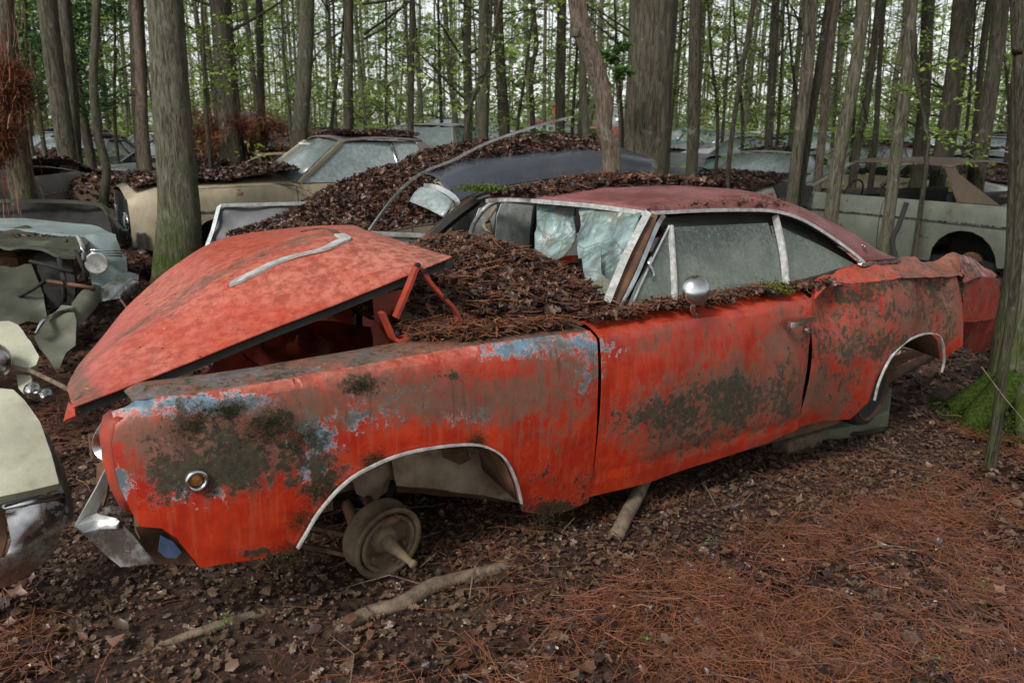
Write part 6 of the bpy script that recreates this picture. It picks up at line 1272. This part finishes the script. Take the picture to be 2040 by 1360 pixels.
sapling('slight sapling sprouting behind the cream sedan roof', [(560, -10), (566, 120), (580, 270)], 12, 6, [(562, 60, 640, 30, 0), (566, 120, 500, 90, .2), (570, 160, 660, 130, 0), (575, 200, 640, 210, .1), (565, 90, 520, 40, .1)], size=.034, n=16, spr=.16)
sapling('fresh sapling right of the white wagon', [(1060, 40), (1045, 160), (1030, 270)], 13, 6, [(1050, 120, 1130, 100, 0), (1040, 180, 980, 150, .2), (1036, 220, 1100, 200, 0), (1032, 240, 985, 235, .1), (1055, 80, 1010, 40, .1)], size=.034, n=16, spr=.16)
sapling('leafy twig tree against the thick pine trunk', [(1225, 90), (1228, 160), (1235, 290)], 8.8, 5, [(1226, 110, 1250, 90, 0), (1227, 130, 1215, 115, .1), (1228, 150, 1250, 140, .1), (1226, 120, 1200, 105, 0), (1230, 160, 1240, 135, -.1)], LD if False else (.08, .17, .04), .03, 40, spr=.08)
SAPW = ['just right of the dark straight sapling', 'beside the very thin leaning sapling', 'between the thick pine and the dark straight sapling', 'beside the pale leaning trunk', 'left of the dark double trunk', 'behind the leaning grey trunk', 'left of the slim straight trunk by the wagon', 'right over the white topped wagon', 'left of the plain grey trunk', 'close to the left side of the thick pine', 'above the rear of the grey green fastback', 'near the right edge above the fastback tail', 'between the dark pine and the slim trunk', 'right of the curved thin trunk', 'behind the mossy trunk at the left edge', 'right of the dark double trunk', 'far behind the olive coupe', 'behind the crooked birch']
for k, (x_, y_) in enumerate(((1430, 12), (1480, 16), (1335, 15), (1550, 18), (1590, 14), (1700, 17), (770, 16), (880, 19), (660, 18), (1240, 18), (1925, 15), (2010, 17), (480, 16), (230, 15), (60, 14), (1660, 22), (1440, 24), (1140, 17))):
    d_ = random.uniform(-30, 30); sp = []
    for _ in range(11): yy_ = random.uniform(10, 240); sp.append((x_ + d_ * (240 - yy_) / 240, yy_, x_ + random.uniform(-90, 90), yy_ + random.uniform(-45, 15), random.uniform(-.6, .6)))
    sapling('leafy spring sapling ' + SAPW[k], [(x_ + d_, -20), (x_ + d_ * .6, 110), (x_, 262)], y_, 6, sp, random.choice([LG, LM, LG]), .03, 14, 'leafy saplings among the far wrecks', .2)
# ---- dead brown boughs, logs, sticks, slab and scraps
def bough(label, c, n, spread, droop=.6):
    c = Vector(c); k = 70; parts = []; pos = []
    for _ in range(k):
        a = random.uniform(0, 2 * math.pi); L = random.uniform(.4, 1) * spread[0]; q = c + Vector((random.gauss(0, spread[0] * .4), random.gauss(0, spread[1] * .4), random.uniform(0, spread[2]))); e = q + Vector((math.cos(a) * L * .5, math.sin(a) * L * .5, -droop * L * random.random()))
        m_ = (q + e) / 2 + Vector((0, 0, .1 * L)); parts.append(sweep([q, m_, e], [.008, .006, .003], n=4, caps=False)); arc = catm([q, m_, e], 4)
        for p in arc[2:]: pos += [tuple(p + Vector([random.gauss(0, .05) for _ in range(3)])) for _ in range(n // (k * 6))]
    V_, F_ = join(parts); bv = np.array([tuple(p) for p in V_]); bt = np.array([[f[0], f[1], f[2]] for f in F_] + [[f[0], f[2], f[3]] for f in F_]); pos = np.array(pos)
    g = needles_geo(pos, RNG.uniform(.10, .22, len(pos)), pal_needle(len(pos)) * 1.1, .003, .8)
    return tag(link('dead_bough', npmesh('dead_bough', *combine((bv, bt, np.tile((.07, .04, .025), (len(bv), 1))), g)), M['needle'], smooth=False), label, 'dead branches')
bough('heap of dead brown pine boughs lying over wrecks beyond the oak', V(470, 285, 13.5), 9000, (1.0, .6, .5)); bough('dead brown pine boughs draped over the grey wreck beyond the oak', V(400, 300, 14.5), 5000, (.6, .5, .3))
bough('drooping brown pine bough hanging at the upper left edge', V(10, 190, 7.6), 6000, (.16, .2, .25), 1.6); bough('second drooping brown pine bough lower at the left edge', V(-12, 290, 7.4), 4000, (.12, .2, .2), 1.4)
for lb, c, po in (('brown leaf mound between the paired trunks on the left', (-7.6, 12.2), 1.5), ('brown leaf mound beside the curved thin trunk', (-5.3, 11.0), 1.0), ('brown leaf drift behind the tan sedan', (-6.2, 16.5), 2.0), ('brown leaf mound on wrecks far left', (-11.5, 17), 2.6)):
    th = np.linspace(0, 2 * np.pi, 14)[:-1]; pl = [(c[0] + po * 1.3 * math.cos(t), c[1] + po * .7 * math.sin(t)) for t in th]
    heap('mound', lb, pl, lambda x, y, c=c, po=po: ground_z(x, y) + .95 * np.clip(1 - ((x - c[0]) / po / 1.35) ** 2 - ((y - c[1]) / po / .75) ** 2, 0, 1) ** .6, 1500, 0, (.05, .1), mound=.2, M4=Matrix())
def stick(name, label, pl, r, mat, cat='stick', n=8): 
    o = bar(name, catm([Vector(p) for p in pl], 6), list(np.array(r)[np.linspace(0, len(r) - 1, (len(pl) - 1) * 6 + 1).round().astype(int)]) if isinstance(r, (list, tuple)) else r, mat, n=n); return tag(o, label, cat)
def GP(px, py, l=0.): g = G(px, py); return g + Vector((0, 0, l))
stick('log', 'half buried pale log lying in front of the brake drum', [GP(620, 1278, -.03), GP(720, 1226, -.002), GP(800, 1205, .006), GP(870, 1168, .008), GP(990, 1132, -.002), GP(1030, 1118, -.02)], [.012, .024, .027, .022, .010], M['wood'], 'log', 12)
stick('root', 'rotten bleached root sunk in the litter at lower left', [GP(250, 1310, -.02), GP(360, 1270, -.002), GP(480, 1230, -.004), GP(560, 1200, -.02)], [.008, .014, .016, .006], M['wood'], 'root', 10)
stick('fallen_branch', 'smooth branch wedged under the sill of the red coupe', [GP(1228, 1072, .015), GP(1262, 1020, .05), GP(1300, 972, .10), GP(1352, 930, .12)], [.030, .030, .026, .022], M['wood'], 'branch', 12)
stick('fallen_branch', 'thin bare branch lying over the fender leaves of the pale car at left', [V(90, 742, 3.5), V(60, 738, 3.45), V(110, 762, 3.3), V(140, 778, 3.2)][1:], .010, M['wood'], 'branch')
stick('fallen_branch', 'fallen rusty trunk resting on wrecks beyond the cream sedan', [V(560, 248, 15), V(640, 268, 14.5), V(700, 280, 14)], .09, M['bark4'], 'branch', 10)
stick('fallen_branch', 'curved dead branch lying on the leaves of the cream sedan bonnet', [V(505, 372, 8.6), V(560, 366, 8.5), V(600, 372, 8.4), V(650, 400, 8.2)], .018, M['wood'], 'branch')
stick('bent_pipe', 'dark bent pipe propped beside the slender mossy tree', [V(1806, 405, 6.8), V(1790, 450, 6.75), V(1778, 480, 6.7), V(1786, 520, 6.6)], .022, M['dark'], 'pipe')
for lb, pl in (('thin white twig standing by the rear wheel of the red coupe', [GP(1776, 785, .02), GP(1800, 805, .02), GP(1826, 820, .01)]), ('bent pale twig by the moss on the right', [GP(1832, 765, .05), GP(1836, 795, .04), GP(1848, 822, .0)]), ('long thin twig crossing in front of the moss', [V(1955, 730, 4.0), V(2000, 790, 3.9), V(2050, 850, 3.7)]),
    ('thin twig on the leaves right of the door', [GP(1395, 965, .03), GP(1410, 990, .03), GP(1425, 1010, .01)]), ('slender dry stalk lying in the lower right litter', [GP(1690, 1115, .03), GP(1760, 1102, .035), GP(1830, 1105, .02)]), ('thin twig at the right edge of the litter', [GP(1945, 1040, .02), GP(2000, 1010, .03), GP(2060, 990, .02)]),
    ('short straight twig low in the centre litter', [GP(1052, 1305, .02), GP(1095, 1262, .03)]), ('dark twig leaning near the log', [GP(935, 1205, .02), GP(945, 1165, .06), GP(960, 1125, .03)]), ('curved twig low on the left litter', [GP(300, 1110, .02), GP(420, 1085, .03), GP(540, 1095, .02)])):
    stick('twig', lb, pl, .0028, M['wood'], 'twig', 5)
for k in range(60):
    x, y = visible_pts(1, 1.4, 5.); x, y = float(x[0]), float(y[0]); a = random.uniform(0, 6.3); L = random.uniform(.08, .35); z = float(ground_z(x, y)) + .025
    if k < 1: tws = []
    tws.append(sweep([Vector((x, y, z)), Vector((x + L * .5 * math.cos(a), y + L * .5 * math.sin(a), z + .015)), Vector((x + L * math.cos(a + .3), y + L * math.sin(a + .3), z - .01))], [.0022, .002, .0012], n=5))
v, f = join(tws); tag(mesh('twig_litter', v, f, M['wood'], smooth=True), 'loose small twigs scattered over the leaves', 'twigs', kind='stuff')
# grey green plate and block under the rear wheel, dark pipe
c = [GP(1540, 868, .0), GP(1600, 880, .0), GP(1690, 872, .0), GP(1768, 850, .0), GP(1772, 812, .0), GP(1700, 808, .03), GP(1600, 830, .02)]
tp = [p + Vector((0, 0, h)) for p, h in zip(c, (.03, .05, .07, .10, .14, .13, .07))]; o = mesh('concrete_slab', tp + c, [tuple(range(7))] + [(i, 7 + i, 7 + (i + 1) % 7, (i + 1) % 7) for i in range(7)], M['slab'], bev=.012); tag(o, 'grey green mossy slab under the rear wheel of the red coupe', 'slab')
v, f = box((0, 0, 0), (.34, .11, .09)); o = mesh('wooden_block', v, f, M['wood'], bev=.012); o.location = GP(1588, 888, .03); o.rotation_euler = (0, R(4), R(38)); tag(o, 'weathered wood block beside the slab under the sill', 'block')
stick('pipe', 'short dark blue pipe lying in front of the slab', [GP(1668, 868, .02), GP(1720, 870, .02), GP(1762, 860, .02)], .014, M['dark'], 'pipe')
o = sheet3('metal_shard', W3([(470, 246, 14), (482, 224, 14), (508, 220, 14.1), (512, 230, 14.1), (494, 244, 14)]), pwh, None, .02, .05, .04); tag(o, 'torn white metal sheet sticking up from the heap beyond the oak', 'scrap metal')
o = sheet3('metal_sheet', W3([(1560, 365, 10.8), (1620, 370, 10.9), (1622, 376, 10.9), (1610, 412, 10.8), (1555, 400, 10.6), (1540, 372, 10.6)]), M['dark'], None, .03, .05, .05); tag(o, 'dark bent metal of an open engine bay left of the grey green fastback', 'scrap metal')
stick('plank', 'pale straight trim lying over the roof edge of the cream sedan', [V(595, 287, 9.5), V(700, 291, 9.7)], .02, M['alu'], 'trim strip')
# seedlings in the litter
for k, (x_, y_) in enumerate(((1845, 965), (1680, 985), (1415, 1092), (1880, 1300), (1850, 1330), (1130, 1000), (455, 1250), (1290, 1290), (1960, 1180))):
    c = GP(x_, y_, .03); n = 16; p = np.array(tuple(c)) + RNG.normal(0, .016, (n, 3)) * np.array([1, 1, .5]); g = leaves_geo(p, RNG.uniform(.006, .013, n), np.array((.13, .24, .05))[None] * RNG.uniform(.6, 1.3, (n, 1)), .3, .5)
    tag(link('seedling', npmesh('seedling', *g), M['green'], smooth=False), 'tiny green seedling ' + ['below the rear end of the red coupe', 'below the rear seam of the door', 'in the litter under the door', 'in the lower right corner', 'lowest in the lower right corner', 'just behind the front wheel arch', 'between the root and the log', 'low in the middle of the litter', 'near the right edge of the litter'][k], 'seedling', 'tiny seedlings in the litter')

pts = np.array([tuple(car2w(on_bonnet(x, y, .008))) for x, y in ((465, 598), (395, 630), (282, 692), (322, 698), (330, 656), (290, 610), (325, 607), (340, 612), (178, 782), (575, 630), (545, 470), (425, 480), (420, 776))])
k = len(pts); g = leaves_geo(pts, RNG.uniform(.010, .020, k), np.array((.42, .30, .10))[None] * RNG.uniform(.7, 1.2, (k, 1)), .3, .2); tag(link('catkin_litter', npmesh('catkins', *g), M['leaf'], smooth=False), 'small yellow catkins fallen on the raised red bonnet', 'catkins', kind='stuff')
